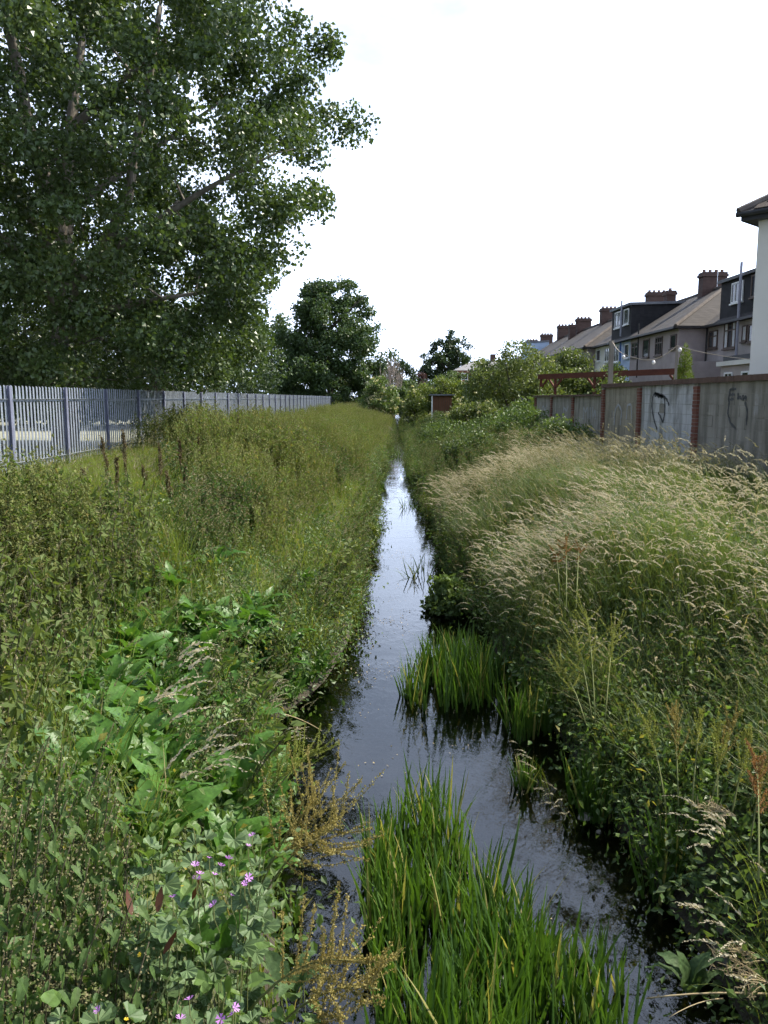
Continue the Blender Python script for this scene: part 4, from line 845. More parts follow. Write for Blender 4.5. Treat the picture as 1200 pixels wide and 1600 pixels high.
def grass_tuft(seed, nb, h, spread, bend, lean, nh, headL=.13, bw=.006, az0=math.pi, azs=1.0, mats=('grass', 'seed')):
    g = G(seed); mb = MB()
    for _ in range(nb):
        p = np.array([g.normal(0, spread), g.normal(0, spread), -.03]); az = az0 + g.normal(0, azs)
        blade(mb, g, p, az, h * g.uniform(.45, 1.0), bend * g.uniform(.4, 1.3) + lean, bw * g.uniform(.7, 1.4))
    for _ in range(nh):
        p = np.array([g.normal(0, spread), g.normal(0, spread), -.03]); az = az0 + g.normal(0, azs * .6); hh = h * g.uniform(.95, 1.4)
        P = blade(mb, g, p, az, hh, bend * g.uniform(.45, .9) + lean, .0028, a=.75, seg=6)
        d = unit(P[-1] - P[-2]); seed_head(mb, g, P[-1] - d * headL * .4, d, headL * g.uniform(.7, 1.25), 14, .0175, 1, g.uniform(.15, .6))
    return mb.mesh('grass_tuft', [M[q] for q in mats])
def weed_tuft(seed, ns, h, mats=('weed', 'weed_seed', 'stem'), leafy=1.0, spire=.35, nsd=30):
    g = G(seed); mb = MB()
    for _ in range(ns):
        p = np.array([g.normal(0, .10), g.normal(0, .10), -.03]); az = g.uniform(0, 6.28); hh = h * g.uniform(.65, 1.1)
        P = blade(mb, g, p, az, hh, g.uniform(.05, .4), .006, 2, seg=6); tt = np.linspace(0, 1, len(P))
        n = int(32 * leafy); t = g.uniform(.15, .95, n); C = np.stack([np.interp(t, tt, P[:, k]) for k in range(3)], -1)
        leaves(mb, C + g.normal(0, .012, C.shape), .066, g, 0, .5, .6, .3)
        n = nsd; t = g.uniform(1 - spire, 1.0, n); C = np.stack([np.interp(t, tt, P[:, k]) for k in range(3)], -1) + g.normal(0, .016, (n, 3))
        leaves(mb, C, .030, g, 1, 0, .3, .6)
    return mb.mesh('weed_tuft', [M[q] for q in mats])
def cover_patch(seed, n, r, hmax, ls, asp=.75, mat='bind'):
    g = G(seed); mb = MB(); C = np.stack([g.normal(0, r, n), g.normal(0, r, n), g.random(n) ** .8 * hmax], -1); leaves(mb, C, ls, g, 0, 1.1, .3, asp); return mb.mesh('cover_patch', [M[mat]])

# --- shapes of single leaves
def dock_leaf_mesh(seed, L=.3, W=.10, mat='dock', bend=1.0):
    g = G(seed); n = 6; t = np.linspace(0, 1, n + 1); w = W * np.array([.25, .8, 1, .95, .75, .45, .06]); a0 = g.uniform(.9, 1.3)
    ang = a0 - bend * g.uniform(.9, 1.6) * t; x = np.concatenate([[0], np.cumsum(np.cos(ang[:-1]))]) * L / n; z = np.concatenate([[0], np.cumsum(np.sin(ang[:-1]))]) * L / n
    V = []; ph = g.uniform(0, 6, 2)
    for i in range(n + 1):
        for j, s in enumerate((-1, -.55, 0, .55, 1)):
            wav = .16 * W * math.sin(i * 2.6 + ph[0 if s < 0 else 1]) * abs(s); V.append((x[i], s * w[i] * (1 + .08 * math.sin(i * 3 + ph[0])), z[i] + .22 * w[i] * abs(s) + wav))
    i = np.arange(n)[:, None] * 5 + np.arange(4)[None]; Q = np.stack([i, i + 5, i + 6, i + 1], -1).reshape(-1, 4)
    return MB().add(V, Q=Q, a=g.random()).mesh('leaf', M[mat], True)
def nettle_leaf_mesh(seed, L=.076, mat='nettle'):
    g = G(seed); V = [(0, 0, 0)]; ts = [.04, .14, .2, .32, .38, .52, .58, .74, .8, 1.0]; ws = [.07, .18, .15, .215, .18, .19, .145, .115, .07, 0]; T = []
    dr = lambda t: -.25 * t * t * L
    mid = [(t * L, 0, dr(t)) for t in (0, .25, .5, .75, 1.0)]; V = list(mid); nm = len(mid)
    for s in (-1, 1):
        b = len(V); V += [(t * L, s * w * L, dr(t) + .10 * w * L * 2) for t, w in zip(ts[:-1], ws[:-1])]
        near = [0, 0, 1, 1, 1, 2, 2, 3, 3]
        for k in range(8):
            q = (near[k], b + k, b + k + 1); T.append(q if s > 0 else q[::-1])
            if near[k + 1] != near[k]: q = (near[k], b + k + 1, near[k + 1]); T.append(q if s > 0 else q[::-1])
        q = (3, b + 8, 4); T.append(q if s > 0 else q[::-1])
    return MB().add(V, T=T, a=g.random()).mesh('leaf', M[mat])
def mallow_leaf_mesh(seed, Rr=.035, mat='mallow'):
    g = G(seed); V = [(0, 0, 0)]; th = np.linspace(-2.5, 2.5, 16)
    for k, a in enumerate(th): r = Rr * (.78 + .30 * abs(math.cos(a * 1.57))) * g.uniform(.92, 1.05); V.append((r * math.cos(a) + Rr * .2, r * math.sin(a), .22 * r * (k % 2) + .25 * r))
    return MB().add(V, T=[(0, k, k + 1) for k in range(1, 16)], a=g.random()).mesh('leaf', M[mat])
def heart_leaf_mesh(seed, L=.06, mat='bind'):
    g = G(seed); o = [(0, 0), (-.18, .22), (-.05, .40), (.25, .40), (.62, .22), (1, 0)]; V = [(x * L, 0, -.12 * L * x * x) for x in (0, .3, .65)] + [(L, 0, -.2 * L)]
    V += [(x * L, y * L, .14 * L) for x, y in o[1:5]] + [(x * L, -y * L, .14 * L) for x, y in o[1:5]]
    T = [(0, 5, 4), (0, 1, 5), (1, 6, 5), (1, 2, 6), (2, 7, 6), (2, 3, 7)]; T2 = [(a, c + 4 if c > 3 else c, b + 4 if b > 3 else b) for a, b, c in T]
    return MB().add(V, T=T + T2, a=g.random()).mesh('leaf', M[mat])
def flower_mesh(seed, r=.018, mat='petal', n=5):
    g = G(seed); V = [(0, 0, 0)]; T = []
    for k in range(n):
        a = k * 6.283 / n; b = len(V); c, s = math.cos(a), math.sin(a)
        for u, v, z in ((.25, .10, .1), (.95, .38, .45), (.82, 0, .36), (.95, -.38, .45), (.25, -.10, .1)): V.append((r * (u * c - v * s), r * (u * s + v * c), r * z))
        T += [(0, b + 4, b), (b, b + 4, b + 2), (b, b + 2, b + 1), (b + 4, b + 3, b + 2)]
    return MB().add(V, T=T, a=g.random()).mesh('flower', M[mat])

DOCKPOLY = [(150, 1000), (480, 945), (530, 985), (470, 1060), (425, 1130), (415, 1200), (350, 1290), (230, 1270), (150, 1180)]
def inside(p, P):
    c = False; n = len(P)
    for i in range(n):
        (x1, y1), (x2, y2) = P[i], P[(i + 1) % n]
        if (y1 > p[1]) != (y2 > p[1]) and p[0] < (x2 - x1) * (p[1] - y1) / (y2 - y1) + x1: c = not c
    return c
DOCKW = [tuple(at_z(px, py, .85)[:2]) for px, py in DOCKPOLY]
def clear_docks(P, keep, g):
    return np.array([(not inside((p[0], p[1]), DOCKW)) or g.random() < keep for p in P])
# --- stuff: ground cover, grasses, weeds, nettle bed
def band(g, n, y0, y1, d0, d1, side, power=1.0):
    """points on one bank: y range (power > 1 crowds them near), distance from the water's edge d0..d1"""
    y = y0 + (y1 - y0) * g.random(n) ** power; d = g.uniform(d0, d1, n); x = xl(y) - d if side < 0 else xr(y) + d
    return x, y, d
def pts(x, y, dz=0.0): return np.stack([x, y, H(x, y) + dz], -1)
g = G(101)
cov = [cover_patch(200 + k, 64, .15, .34, .048, .55, m) for k, m in enumerate(('bind', 'bramble', 'bramble', 'bind', 'mid'))]
parts = []
for side, n, y0, y1, d1, pw in ((-1, 1300, 1.3, 16, 3.4, 1.3), (1, 900, 2.2, 16, 3.0, 1.2), (-1, 800, 16, 60, 5, 1.2), (1, 1500, 14, 75, 4.2, 1.2), (-1, 700, 4.5, 40, .45, 1.5), (1, 560, 2.2, 40, .55, 1.4), (1, 160, 2.4, 6.5, 2.2, 1.0)):
    x, y, d = band(g, n, y0, y1, .0, d1, side, pw); ok = (x < 6.3) & (x > -7.2); parts.append(pts(x, y)[ok])
P = np.vstack(parts); P = P[clear_docks(P, .25, g) & ((P[:, 1] > 3.2) | (P[:, 0] > 0) | (g.random(len(P)) < .45))]; scatter('ground_cover', 'low tangle of broad leaved weeds covering both stream banks', cov, P, g.uniform(0, 6.28, len(P)), g.uniform(.7, 1.3, len(P)) * (1 + .25 * ss(15, 50, P[:, 1])), g.normal(0, .15, (len(P), 2)), g=g, cat='weeds')

# long pale seeded grass on the wall side; every tuft leans over towards the water
gr = [grass_tuft(300 + k, 24, .72, .06, 1.15, .18, 9, .16, .0055, math.pi, 1.1, ('grass_r', 'seed')) for k in range(4)] + [grass_tuft(310 + k, 30, .75, .07, 1.2, .15, 2, .13, .006, math.pi, .95, ('grass_r', 'seed_g')) for k in range(3)]
g = G(102)
x, y, d = band(g, 4200, 3.0, 19, .15, 5.2, 1, 1.0); dens = .25 + .75 * ss(.42, .6, vnoise(x * .55, y * .45)); near = .45 * ss(4.2, 6.4, y + .35 * d) + .55 * ss(3, 3.4, y)
ok = (x < 6.35) & (g.random(len(x)) < dens * (.12 + .88 * near)); x, y, d = x[ok], y[ok], d[ok]
x2, y2, d2 = band(g, 1900, 17, 46, .5, 5.2, 1, 1.3); ok = (x2 < 6.35) & (d2 > 1.6 + (y2 - 17) * .18); x2, y2 = x2[ok], y2[ok]
xf, yf, df = band(g, 520, 5.5, 60, -.02, .4, 1, 1.4); okf = vnoise(yf * 1.1, 2.2) > .4; xf, yf = xf[okf], yf[okf]; X, Y = np.concatenate([x, x2, xf]), np.concatenate([y, y2, yf]); P = pts(X, Y)
pale = (vnoise(X * .75 + 7, Y * .6) > .46) & (Y > 5.4) & (g.random(len(X)) < .9); pale[len(x) + len(x2):] &= g.random(len(xf)) < .3; idx = np.where(pale, g.integers(0, 4, len(X)), g.integers(4, 7, len(X)))
sw = 1.9 * (vnoise(X * .35 + 3, Y * .3 + 8) - .5)
sz_ = g.uniform(.8, 1.2, len(P)) * (1 + .25 * ss(5.5, 8, Y) * (1 - ss(13, 18, Y))); sz_[len(x) + len(x2):] *= .62
scatter('long_grass', 'long pale seeded grass leaning over on the wall side bank', gr, P, sw + g.normal(0, .8, len(P)), sz_ * np.where(X > 5, .72, 1), None, idx, g, 'grass')
# greener grass on the fence side
gl = [grass_tuft(330 + k, 30, .62, .06, .8, .05, 2, .11, .0065, 0.0, 1.6, ('grass', 'seed_g')) for k in range(4)] + [grass_tuft(340 + k, 22, .72, .05, .9, .1, 5, .12, .0055, 0.0, 1.2, ('grass', 'seed_g')) for k in range(2)]
g = G(103)
x, y, d = band(g, 2900, 3.5, 22, .05, 7.2, -1, 1.0); lit = ss(3.2, 4.6, d); ok = (x > -7.25) & (g.random(len(x)) < .45 + .55 * lit); x, y = x[ok], y[ok]
x2, y2, d2 = band(g, 3000, 20, 118, .1, 8, -1, 1.35); ok = (x2 > -7.25); X, Y = np.concatenate([x, x2[ok]]), np.concatenate([y, y2[ok]]); kk = clear_docks(np.stack([X, Y], -1), .12, g); X, Y = X[kk], Y[kk]
xf, yf, df = band(g, 700, 5.5, 60, -.02, .35, -1, 1.4); okf = vnoise(yf * 1.3, 7.7) > .45; xf, yf = xf[okf], yf[okf]; X, Y = np.concatenate([X, xf]), np.concatenate([Y, yf])
xs, ys_, ds = band(g, 130, 6, 34, .6, 4.6, -1, 1.2); kk = clear_docks(np.stack([xs, ys_], -1), .1, g); xs, ys_ = xs[kk], ys_[kk]; n0 = len(X); X, Y = np.concatenate([X, xs]), np.concatenate([Y, ys_])
x3 = g.uniform(-8.6, -7.4, 300); y3 = g.uniform(8, 60, 300); X, Y = np.concatenate([X, x3]), np.concatenate([Y, y3]); P = pts(X, Y)
sz = g.uniform(.7, 1.15, len(P)) * np.where(X < -5.0, .52, 1.0) * (1 + .3 * ss(30, 90, Y))
pk = g.integers(0, 6, len(P)); pk[n0:n0 + len(xs)] = g.integers(4, 6, len(xs)); sz[n0:n0 + len(xs)] = g.uniform(1.0, 1.4, len(xs))
scatter('meadow_grass', 'bright green meadow grass between the fence and the stream', gl, P, g.normal(0, .7, len(P)), sz, None, pk, g, 'grass')
# rough yard edge grass seen through the pales
# tall olive weeds
wd = [weed_tuft(350 + k, 7, 1.02, leafy=.55, spire=.6, nsd=52) for k in range(4)] + [weed_tuft(356 + k, 4, .85, ('nettle', 'tassel', 'nettle_stem'), 1.4, .5) for k in range(3)]
g = G(104)
x, y, d = band(g, 3200, 6.5, 24, .9, 6.2, -1, 1.0); cl = vnoise(x * .6 + 11, y * .5); ok = (x > -6.6) & (g.random(len(x)) < ss(1.3, 2.4, d + (y - 8) * .12) * (1 - .93 * ss(3.0, 3.9, d - (y - 8) * .085)) * (.25 + .75 * ss(.3, .55, cl))) & clear_docks(np.stack([x, y], -1), 0, g) & ((x > -.25 * y) | (y < 8.5) | (g.random(len(x)) < .05))
x, y = x[ok], y[ok]
x2, y2, d2 = band(g, 2400, 22, 110, .2, 6.8, -1, 1.3); ok = (x2 > -6.9) & (g.random(len(x2)) < .45 + .55 * (vnoise(x2 * .4, y2 * .2) > .45)); x2, y2 = x2[ok], y2[ok]
x3, y3, d3 = band(g, 1900, 15, 80, .1, 4.8, 1, 1.2); ok3 = (x3 < 6.3) & (d3 < 1.9 + (y3 - 15) * .2); x3, y3 = x3[ok3], y3[ok3]
x4, y4, d4 = band(g, 150, 3.2, 7, .5, 3, 1, 1.0)
X, Y = np.concatenate([x, x2, x3, x4]), np.concatenate([y, y2, y3, y4]); P = pts(X, Y); idx = g.integers(0, 4, len(P)); idx[len(x) + len(x2):] = g.integers(4, 7, len(x3) + len(x4)); lush = (vnoise(X * .8 + 5, Y * .6 + 9) > .62) & (X < 0) & (Y < 30); idx[lush] = g.integers(4, 7, lush.sum())
scatter('tall_weeds', 'dense stand of tall olive weeds gone to seed above the stream', wd, P, g.uniform(0, 6.28, len(P)), g.uniform(.75, 1.12, len(P)) * (1 + .06 * np.exp(-((Y - 18) / 9) ** 2)) * np.where(Y > 34, .8, 1) * np.where(Y < 7, np.where(X > 0, .6, 1), 1) * np.where(X < 0, .55 + .95 * vnoise(X * .9 + 21, Y * .6), 1) * np.where((X < 0) & (Y < 13), .85, 1), g.normal(0, .06, (len(P), 2)), idx, g, 'weeds')

# --- nettles: plants in the near corner are single things, the bed behind them is a mass
NL = [nettle_leaf_mesh(400 + k) for k in range(4)]
def nettle_stem(g, h):
    az = g.uniform(-.6, .9); P = []; b = g.uniform(.15, .5); ang = b * np.linspace(0, 1, 8) ** 1.3; st = np.stack([np.sin(ang) * math.cos(az), np.sin(ang) * math.sin(az), np.cos(ang)], -1) * h / 8
    return np.vstack([[0, 0, -.03], np.cumsum(st, 0)])
def nettle_plant(label, x, y, h, g, group):
    r = empty('nettle_plant', (x, y, float(H(x, y)))); tag(r, label, 'nettle', group); P = nettle_stem(g, h); MB().tube(P, np.linspace(.0035, .0018, len(P)), 5).build('stem', M['nettle_stem'], r, True)
    tt = np.linspace(0, 1, len(P)); n = 10; tas = MB()
    for k in range(n):
        t = .32 + .66 * k / (n - 1); c = np.array([np.interp(t, tt, P[:, q]) for q in range(3)]); a = k * 1.57 + g.normal(0, .2); s = (1.15 - .5 * abs(t - .55) * 1.6) * g.uniform(.8, 1.2)
        if t > .92: s *= .55
        for q in (0, math.pi):
            aa = a + q; pt = .03 * s; inst('leaf', NL[g.integers(0, 4)], r, c + [math.cos(aa) * pt, math.sin(aa) * pt, .006], (g.normal(0, .5), g.uniform(.35, 1.4), aa), s * g.uniform(.7, 1.1))
        if k > 2:
            C = np.repeat(c[None], 14, 0) + np.concatenate([g.normal(0, .02, (14, 2)), -g.random((14, 1)) * .035], 1); leaves(tas, C, .010, g, 0, 0, .4, .7)
    tag(tas.build('tassels', M['tassel'], r), kind='stuff'); return r
M['bedleaf'] = leaf_mat('nettle_bed_leaf', (.06, .10, .024), (.14, .175, .045), .4, .55, .2)
g = G(105)
NB = []
for k in range(3):
    gg = G(420 + k); mb = MB(); 
    for q in range(3):
        h = gg.uniform(.7, .95); P = nettle_stem(gg, h) + [gg.normal(0, .09), gg.normal(0, .09), 0]; mb.tube(P, .003, 4, 2, cap=False); tt = np.linspace(0, 1, len(P)); n = 20; t = gg.uniform(.25, 1, n); C = np.stack([np.interp(t, tt, P[:, i]) for i in range(3)], -1)
        leaves(mb, C, .085, gg, 0, .6, .9, .5); n = 30; t = gg.uniform(.5, .95, n); C = np.stack([np.interp(t, tt, P[:, i]) for i in range(3)], -1) + gg.normal(0, .02, (n, 3)); leaves(mb, C, .016, gg, 1, 0, .4, .6)
    NB.append(mb.mesh('nettle_tuft', [M['bedleaf'], M['tassel'], M['nettle_stem']]))
x, y, d = band(g, 700, 2.6, 9.5, .5, 5, -1, 1.0); ok = (x < -1.5 - .22 * (y - 2.6) + .6 * (vnoise(x, y) - .5)) & (x > -6.2); P = pts(x[ok], y[ok])
scatter('nettle_bed', 'thick bed of nettles on the bank towards the fence', NB, P, g.uniform(0, 6.28, len(P)), g.uniform(.8, 1.1, len(P)), g.normal(0, .08, (len(P), 2)), None, g, 'nettles')
spots = []; tries = 0
while len(spots) < 84 and tries < 9000:
    tries += 1; px, py = g.uniform(-60, 330), g.uniform(1150, 1640); p = at_z(px, py, 1.62)
    if p[1] < 1.45 or p[0] > -.62 or p[0] > -.45 - (p[1] - 1.5) * .42: continue
    if all((p[0] - a) ** 2 + (p[1] - b) ** 2 > .0065 for a, b in spots): spots.append((p[0], p[1]))
for k, (x, y) in enumerate(spots):
    nettle_plant('dark stinging nettle in the near bank corner below the mass of weeds', x, y, g.uniform(.62, .9), g, 'nettles in the near left corner')

# --- bulges of mixed weeds that hang over the water and break its edge
g = G(109); BX = []; BR = []
for side, ylist in ((-1, (4.8, 5.6, 6.3, 7.4, 9.0, 10.4, 12.2, 13.4, 15.2, 17.8, 19.3, 22, 25.5, 29, 34, 39, 46, 54, 64, 78, 95)), (1, (10.6, 12.4, 14.6, 16.2, 18.8, 21, 23.5, 27, 31, 35, 41, 48, 56, 66, 80, 96))):
    for yb in ylist:
        n = int(22 + yb * .35); yy = yb + g.normal(0, .36 + yb * .012, n); dd = np.abs(g.normal(.0, .3, n)) - ((.10 if yb < 28 else .2) if yb > 12 or side > 0 else -.10); xx = xl(yy) - dd if side < 0 else xr(yy) + dd
        zz = np.maximum(H(xx, yy), .02); BX.append(np.stack([xx, yy, zz], -1)); r_ = np.zeros((n, 3)); r_[:, 1] = -side * g.uniform(.0, .55, n); r_[:, 0] = g.normal(0, .25, n); r_[:, 2] = g.normal(0, .4, n); BR.append(r_)
BX = np.vstack(BX); BR = np.vstack(BR)
scatter('waterside_weeds', 'leafy weeds bulging over both edges of the stream', [cov[0], cov[3], cov[4], wd[4], wd[5], NB[0], cov[1]], BX, BR[:, 2], g.uniform(.5, .95, len(BX)), BR[:, :2], None, g, 'weeds')
# --- flecks of leaf and scum adrift on the water
fm = []
for k_ in range(3):
    gg = G(630 + k_); m_ = MB(); leaves(m_, np.c_[gg.normal(0, .12, (14, 2)), np.full(14, .003)], .022, gg, 0, 30, 0, .6); fm.append(m_.mesh('fleck', M['drystem']))
y_ = g.uniform(3.2, 16, 70); x_ = xl(y_) + (xr(y_) - xl(y_)) * g.random(70)
scatter('floating_debris', 'pale flecks of dead leaf floating on the stream', fm, np.stack([x_, y_, np.full(70, .002)], -1), g.uniform(0, 6, 70), g.uniform(.5, 1.2, 70), None, None, g, 'debris')
# --- broad dock plants on the fence side slope, each leaf its own
DL = [dock_leaf_mesh(450 + k, .30, .062) for k in range(6)]; DD = [dock_leaf_mesh(460 + k, .24, .055, 'dock_d') for k in range(4)]
def dock_plant(label, x, y, n, s, g, group, meshes=DL, z=None):
    r = empty('dock_plant', (x, y, float(H(x, y)) if z is None else z)); tag(r, label, 'dock', group); a0 = g.uniform(0, 6.28)
    for k in range(n):
        a = a0 + k * 2.4 + g.normal(0, .25); inst('leaf', meshes[g.integers(0, len(meshes))], r, (math.cos(a) * .02, math.sin(a) * .02, .02 + .16 * s * (k / n)), (g.normal(0, .25), g.normal(0, .22), a), s * g.uniform(.7, 1.25))
    return r
g = G(106); spots = []
poly = DOCKPOLY
tries = 0
while len(spots) < 125 and tries < 40000:
    tries += 1; px, py = g.uniform(60, 560), g.uniform(880, 1330)
    if not inside((px, py), poly) and g.random() > .1: continue
    p = at_z(px, py, .85 if g.random() < .55 else .5); dy = p[1]
    if p[0] > float(xl(dy)) + .05: continue
    if all((p[0] - a) ** 2 + (p[1] - b) ** 2 > .02 for a, b in spots): spots.append((p[0], p[1]))
for x, y in spots: dock_plant('broad leaved green dock growing on the fence side slope above the water', x, y, int(g.integers(8, 12)), g.uniform(.85, 1.25), g, 'docks on the fence side slope')
for k, (px, py, z, s, lab) in enumerate([(1125, 1395, .30, 1.0, 'large grey green dock hanging over the water by the rubble'), (1110, 1285, .55, .9, 'grey green dock above the reeds under the wall side bank'), (1075, 1530, .35, .8, 'small dock at the water edge by the pale fallen stalk'),
        (455, 1520, .95, .62, 'dock with one long dark leaf hanging at the near water edge'), (335, 1470, 1.0, .8, 'dock with rounded leaves under the mallow flowers')]):
    p = at_z(px, py, z); dock_plant(lab, p[0], p[1], 7, s, g, 'single docks by the water', DD if k < 4 else DL, p[2] - .12)

# --- docks gone to seed: stems with beaded side branches
def bead_branch(mb, g, P, r, n, sz):
    t = g.random(n); tt = np.linspace(0, 1, len(P)); C = np.stack([np.interp(t, tt, P[:, k]) for k in range(3)], -1) + g.normal(0, r, (n, 3)); leaves(mb, C, sz, g, 0, .2, .2, .9)
def seed_dock(label, base, top, nb, mat, g, bl=.28, sz=.0075, spread=.7, group='docks gone to seed', upright=False, nbeads=130):
    base = np.array(base); top = np.array(top); r = empty('seeding_dock', tuple(base)); tag(r, label, 'dock', group); V = top - base; L = np.linalg.norm(V)
    t = np.linspace(0, 1, 7)[:, None]; P = V * t + np.array([0, 0, .14 * L]) * (t * (1 - t)) * 4 * (0 if upright else 1); MB().tube(P, np.linspace(.0055, .002, 7), 5).build('stem', M['stem' if mat != 'dockseed_b' else 'dockseed_b'], r, True)
    tt = t[:, 0]; d = V / L
    for k in range(nb):
        u = .35 + .65 * k / nb; c = np.array([np.interp(u, tt, P[:, q]) for q in range(3)]); out = unit(np.cross(d, g.normal(0, 1, 3))); b = bl * (1.1 - .6 * u) * g.uniform(.7, 1.3)
        s = np.linspace(0, 1, 5)[:, None]; Q = c + (d * (1 - spread * .4) + out * spread) * b * s + np.array([0, 0, .25 * b]) * s ** 2
        m = MB(); m.tube(Q, [.0022, .002, .0017, .0014, .001], 4, cap=False); bead_branch(m, g, Q, .0035, nbeads, sz); m.build('seed_branch', M[mat], r)
    m = MB(); bead_branch(m, g, P[3:], .005, nbeads * 2, sz); m.build('seed_spike', M[mat], r); return r
g = G(107)
def sd(label, b, zb, t, zt_y, nb, mat, **k):
    """b: pixel of the root on height zb; t: pixel of the tip at depth zt_y"""
    seed_dock(label, at_z(*b, zb), at_y(*t, zt_y), nb, mat, g, **k)
sd('golden seeding dock arching right over the water beside the mallows', (400, 1420), .75, (535, 1290), 3.15, 18, 'dockseed', bl=.42)
sd('golden seeding dock arching above its twin towards the reeds', (385, 1400), .75, (520, 1320), 3.0, 16, 'dockseed', bl=.40)
sd('golden seeding dock with its lower branches near the water', (390, 1430), .7, (500, 1250), 3.3, 16, 'dockseed', bl=.36)
sd('rusty seeding dock reaching across the dark water at the very bottom', (380, 1590), .9, (545, 1500), 2.35, 16, 'dockseed', bl=.28)
sd('rusty seeding dock drooping at the bottom edge towards the reeds', (420, 1620), .8, (590, 1545), 2.35, 14, 'dockseed', bl=.28)
sd('low rusty seeding dock at the bottom edge', (430, 1660), .7, (540, 1590), 2.3, 13, 'dockseed', bl=.26)
sd('olive seeding dock at the water edge below the broad docks', (400, 1290), .5, (500, 1170), 4.6, 14, 'dockseed_y', bl=.30)
sd('olive seeding dock leaning out beside the dark bank', (380, 1300), .5, (470, 1195), 4.4, 12, 'dockseed_y', bl=.28)
for k, (b, t, y) in enumerate([((930, 1130), (915, 960), 6.2), ((945, 1130), (960, 985), 6.1), ((915, 1130), (870, 1045), 5.9), ((925, 1125), (895, 1000), 6.0)]):
    sd(['yellow green seeding dock standing tallest on the wall side bank', 'yellow green seeding dock leaning to the wall side', 'yellow green seeding dock leaning over the reeds', 'yellow green seeding dock behind the leaning one'][k], b, .75, t, y, 13, 'dockseed_y', bl=.26)
for k, (b, t, y) in enumerate([((1040, 1260), (1005, 1120), 4.6), ((1060, 1260), (1050, 1110), 4.6), ((1080, 1270), (1095, 1115), 4.6), ((1110, 1260), (1150, 1120), 4.5), ((1140, 1290), (1175, 1150), 4.2), ((1170, 1330), (1195, 1200), 3.9), ((1120, 1280), (1120, 1140), 4.4)]):
    sd('olive brown seeding dock in the dark tangle on the wall side bank', b, .75, t, y, 10, 'dockseed' if k % 2 else 'dockseed_y', bl=.17, group='olive docks on the wall side bank', spread=.45)
sd('rust red seeding dock at the frame edge on the wall side bank', (1185, 1380), .85, (1180, 1180), 4.0, 12, 'dockseed_r', bl=.16, spread=.5)
for k, (b, t, y) in enumerate([((885, 950), (880, 870), 9.4), ((900, 950), (905, 880), 9.3), ((875, 945), (862, 890), 9.3)]):
    sd(['rust brown seeding dock tallest amid the long pale grass', 'rust brown seeding dock to the wall side amid the pale grass', 'rust brown seeding dock to the water side amid the pale grass'][k], b, 1.15, t, y, 12, 'dockseed_r', bl=.22, sz=.010, spread=.45)
# dark dried spires on the fence side
SPX = [(45, 760, 10.5), (160, 690, 13), (193, 676, 13.2), (250, 700, 14), (182, 720, 12.6), (130, 740, 11.8), (280, 690, 15), (330, 665, 18), (345, 655, 20), (372, 650, 21), (360, 668, 19), (310, 640 + 45, 16), (225, 735, 12.2), (95, 775, 10.8), (262, 745, 12), (290, 730, 12.5), (120, 770, 11), (410, 652, 24)]
SPL = ['lone dark dried dock spire leaning at the left frame edge', 'thick dark dock spire in front of the second fence bay', 'tallest dark dock spire in front of the third fence post', 'brown dock spire before the fourth fence post', 'short dark dock spire between the two tall ones', 'faded dock spire left of the tall pair',
       'slim brown dock spire halfway along the fence view', 'dark dock spire rising near the fifth fence bay', 'paired dark dock spire by the middle of the fence', 'dark dock spire nearest the leafy clump at mid fence', 'short dock spire among the weeds at mid fence', 'brown dock spire low among the olive weeds',
       'brown dock spire in the weeds below the tall pair', 'dull brown dock spire in the grass near the lone one', 'faded brown dock spire in the middle of the weeds', 'brown dock spire right of the faded one', 'small dull dock spire in the bright grass', 'far dark dock spire against the fence']
for (px, py, y), lab in zip(SPX, SPL):
    t = at_y(px, py, y); lean = g.normal(0, .06); b = np.array([t[0] - lean - (.12 if px < 60 else 0), y, 0]); b[2] = float(H(b[0], y)); seed_dock(lab, b, t, 14, 'dockseed_b', g, .19, .024, .24, 'dried dock spires in front of the fence', True, 46)

# --- mallows and climbers in the near corner
ML = [mallow_leaf_mesh(470 + k) for k in range(4)]; HL = [heart_leaf_mesh(480 + k) for k in range(3)]; FL = [flower_mesh(490 + k) for k in range(3)]; YF = flower_mesh(495, .007, 'yellow')
def mallow(label, px, py, y, fl, g):
    tip = at_y(px, py, y); r = empty('mallow_plant', (tip[0] - .1, y + .05, float(H(tip[0] - .1, y + .05)))); tag(r, label, 'mallow', 'purple mallows on the near bank'); L = np.array(r.location)
    for k in range(5):
        e = tip - L + np.array([g.normal(0, .09), g.normal(0, .09), g.normal(-.04, .05)]); P = np.array([[0, 0, 0], e * .5 + [0, 0, .08], e]); MB().tube(P, [.004, .003, .002], 5).build('stem', M['stem'], r)
        for q in range(9):
            t = g.uniform(.35, 1); c = P[0] * (1 - t) ** 2 + 2 * P[1] * t * (1 - t) + P[2] * t * t; a = g.uniform(0, 6.28); inst('leaf', ML[g.integers(0, 4)], r, c + [math.cos(a) * .05, math.sin(a) * .05, g.uniform(-.01, .03)], (g.normal(0, .4), g.normal(.2, .4), a), g.uniform(.7, 1.35))
    for fx, fy in fl:
        c = at_y(fx, fy, y - g.uniform(.02, .1)) - L; inst('flower', FL[g.integers(0, 3)], r, c, (g.normal(.5, .3), g.normal(0, .4), g.uniform(0, 6)), g.uniform(.6, .95)); MB().tube([c, c + [0, 0, -.05], c + [.01, .03, -.12]], [.0018, .0018, .002], 4).build('stem', M['stem'], r)
mallow('mallow with a cluster of purple flowers in the middle of the near bank', 310, 1370, 2.55, [(305, 1352), (312, 1366), (307, 1374), (345, 1353), (335, 1367)], g)
mallow('mallow with a purple flower towards the water', 385, 1385, 2.6, [(388, 1372), (382, 1381), (361, 1399), (357, 1342)], g)
mallow('mallow with single purple flower beside the nettles', 270, 1410, 2.45, [(270, 1402), (334, 1414)], g)
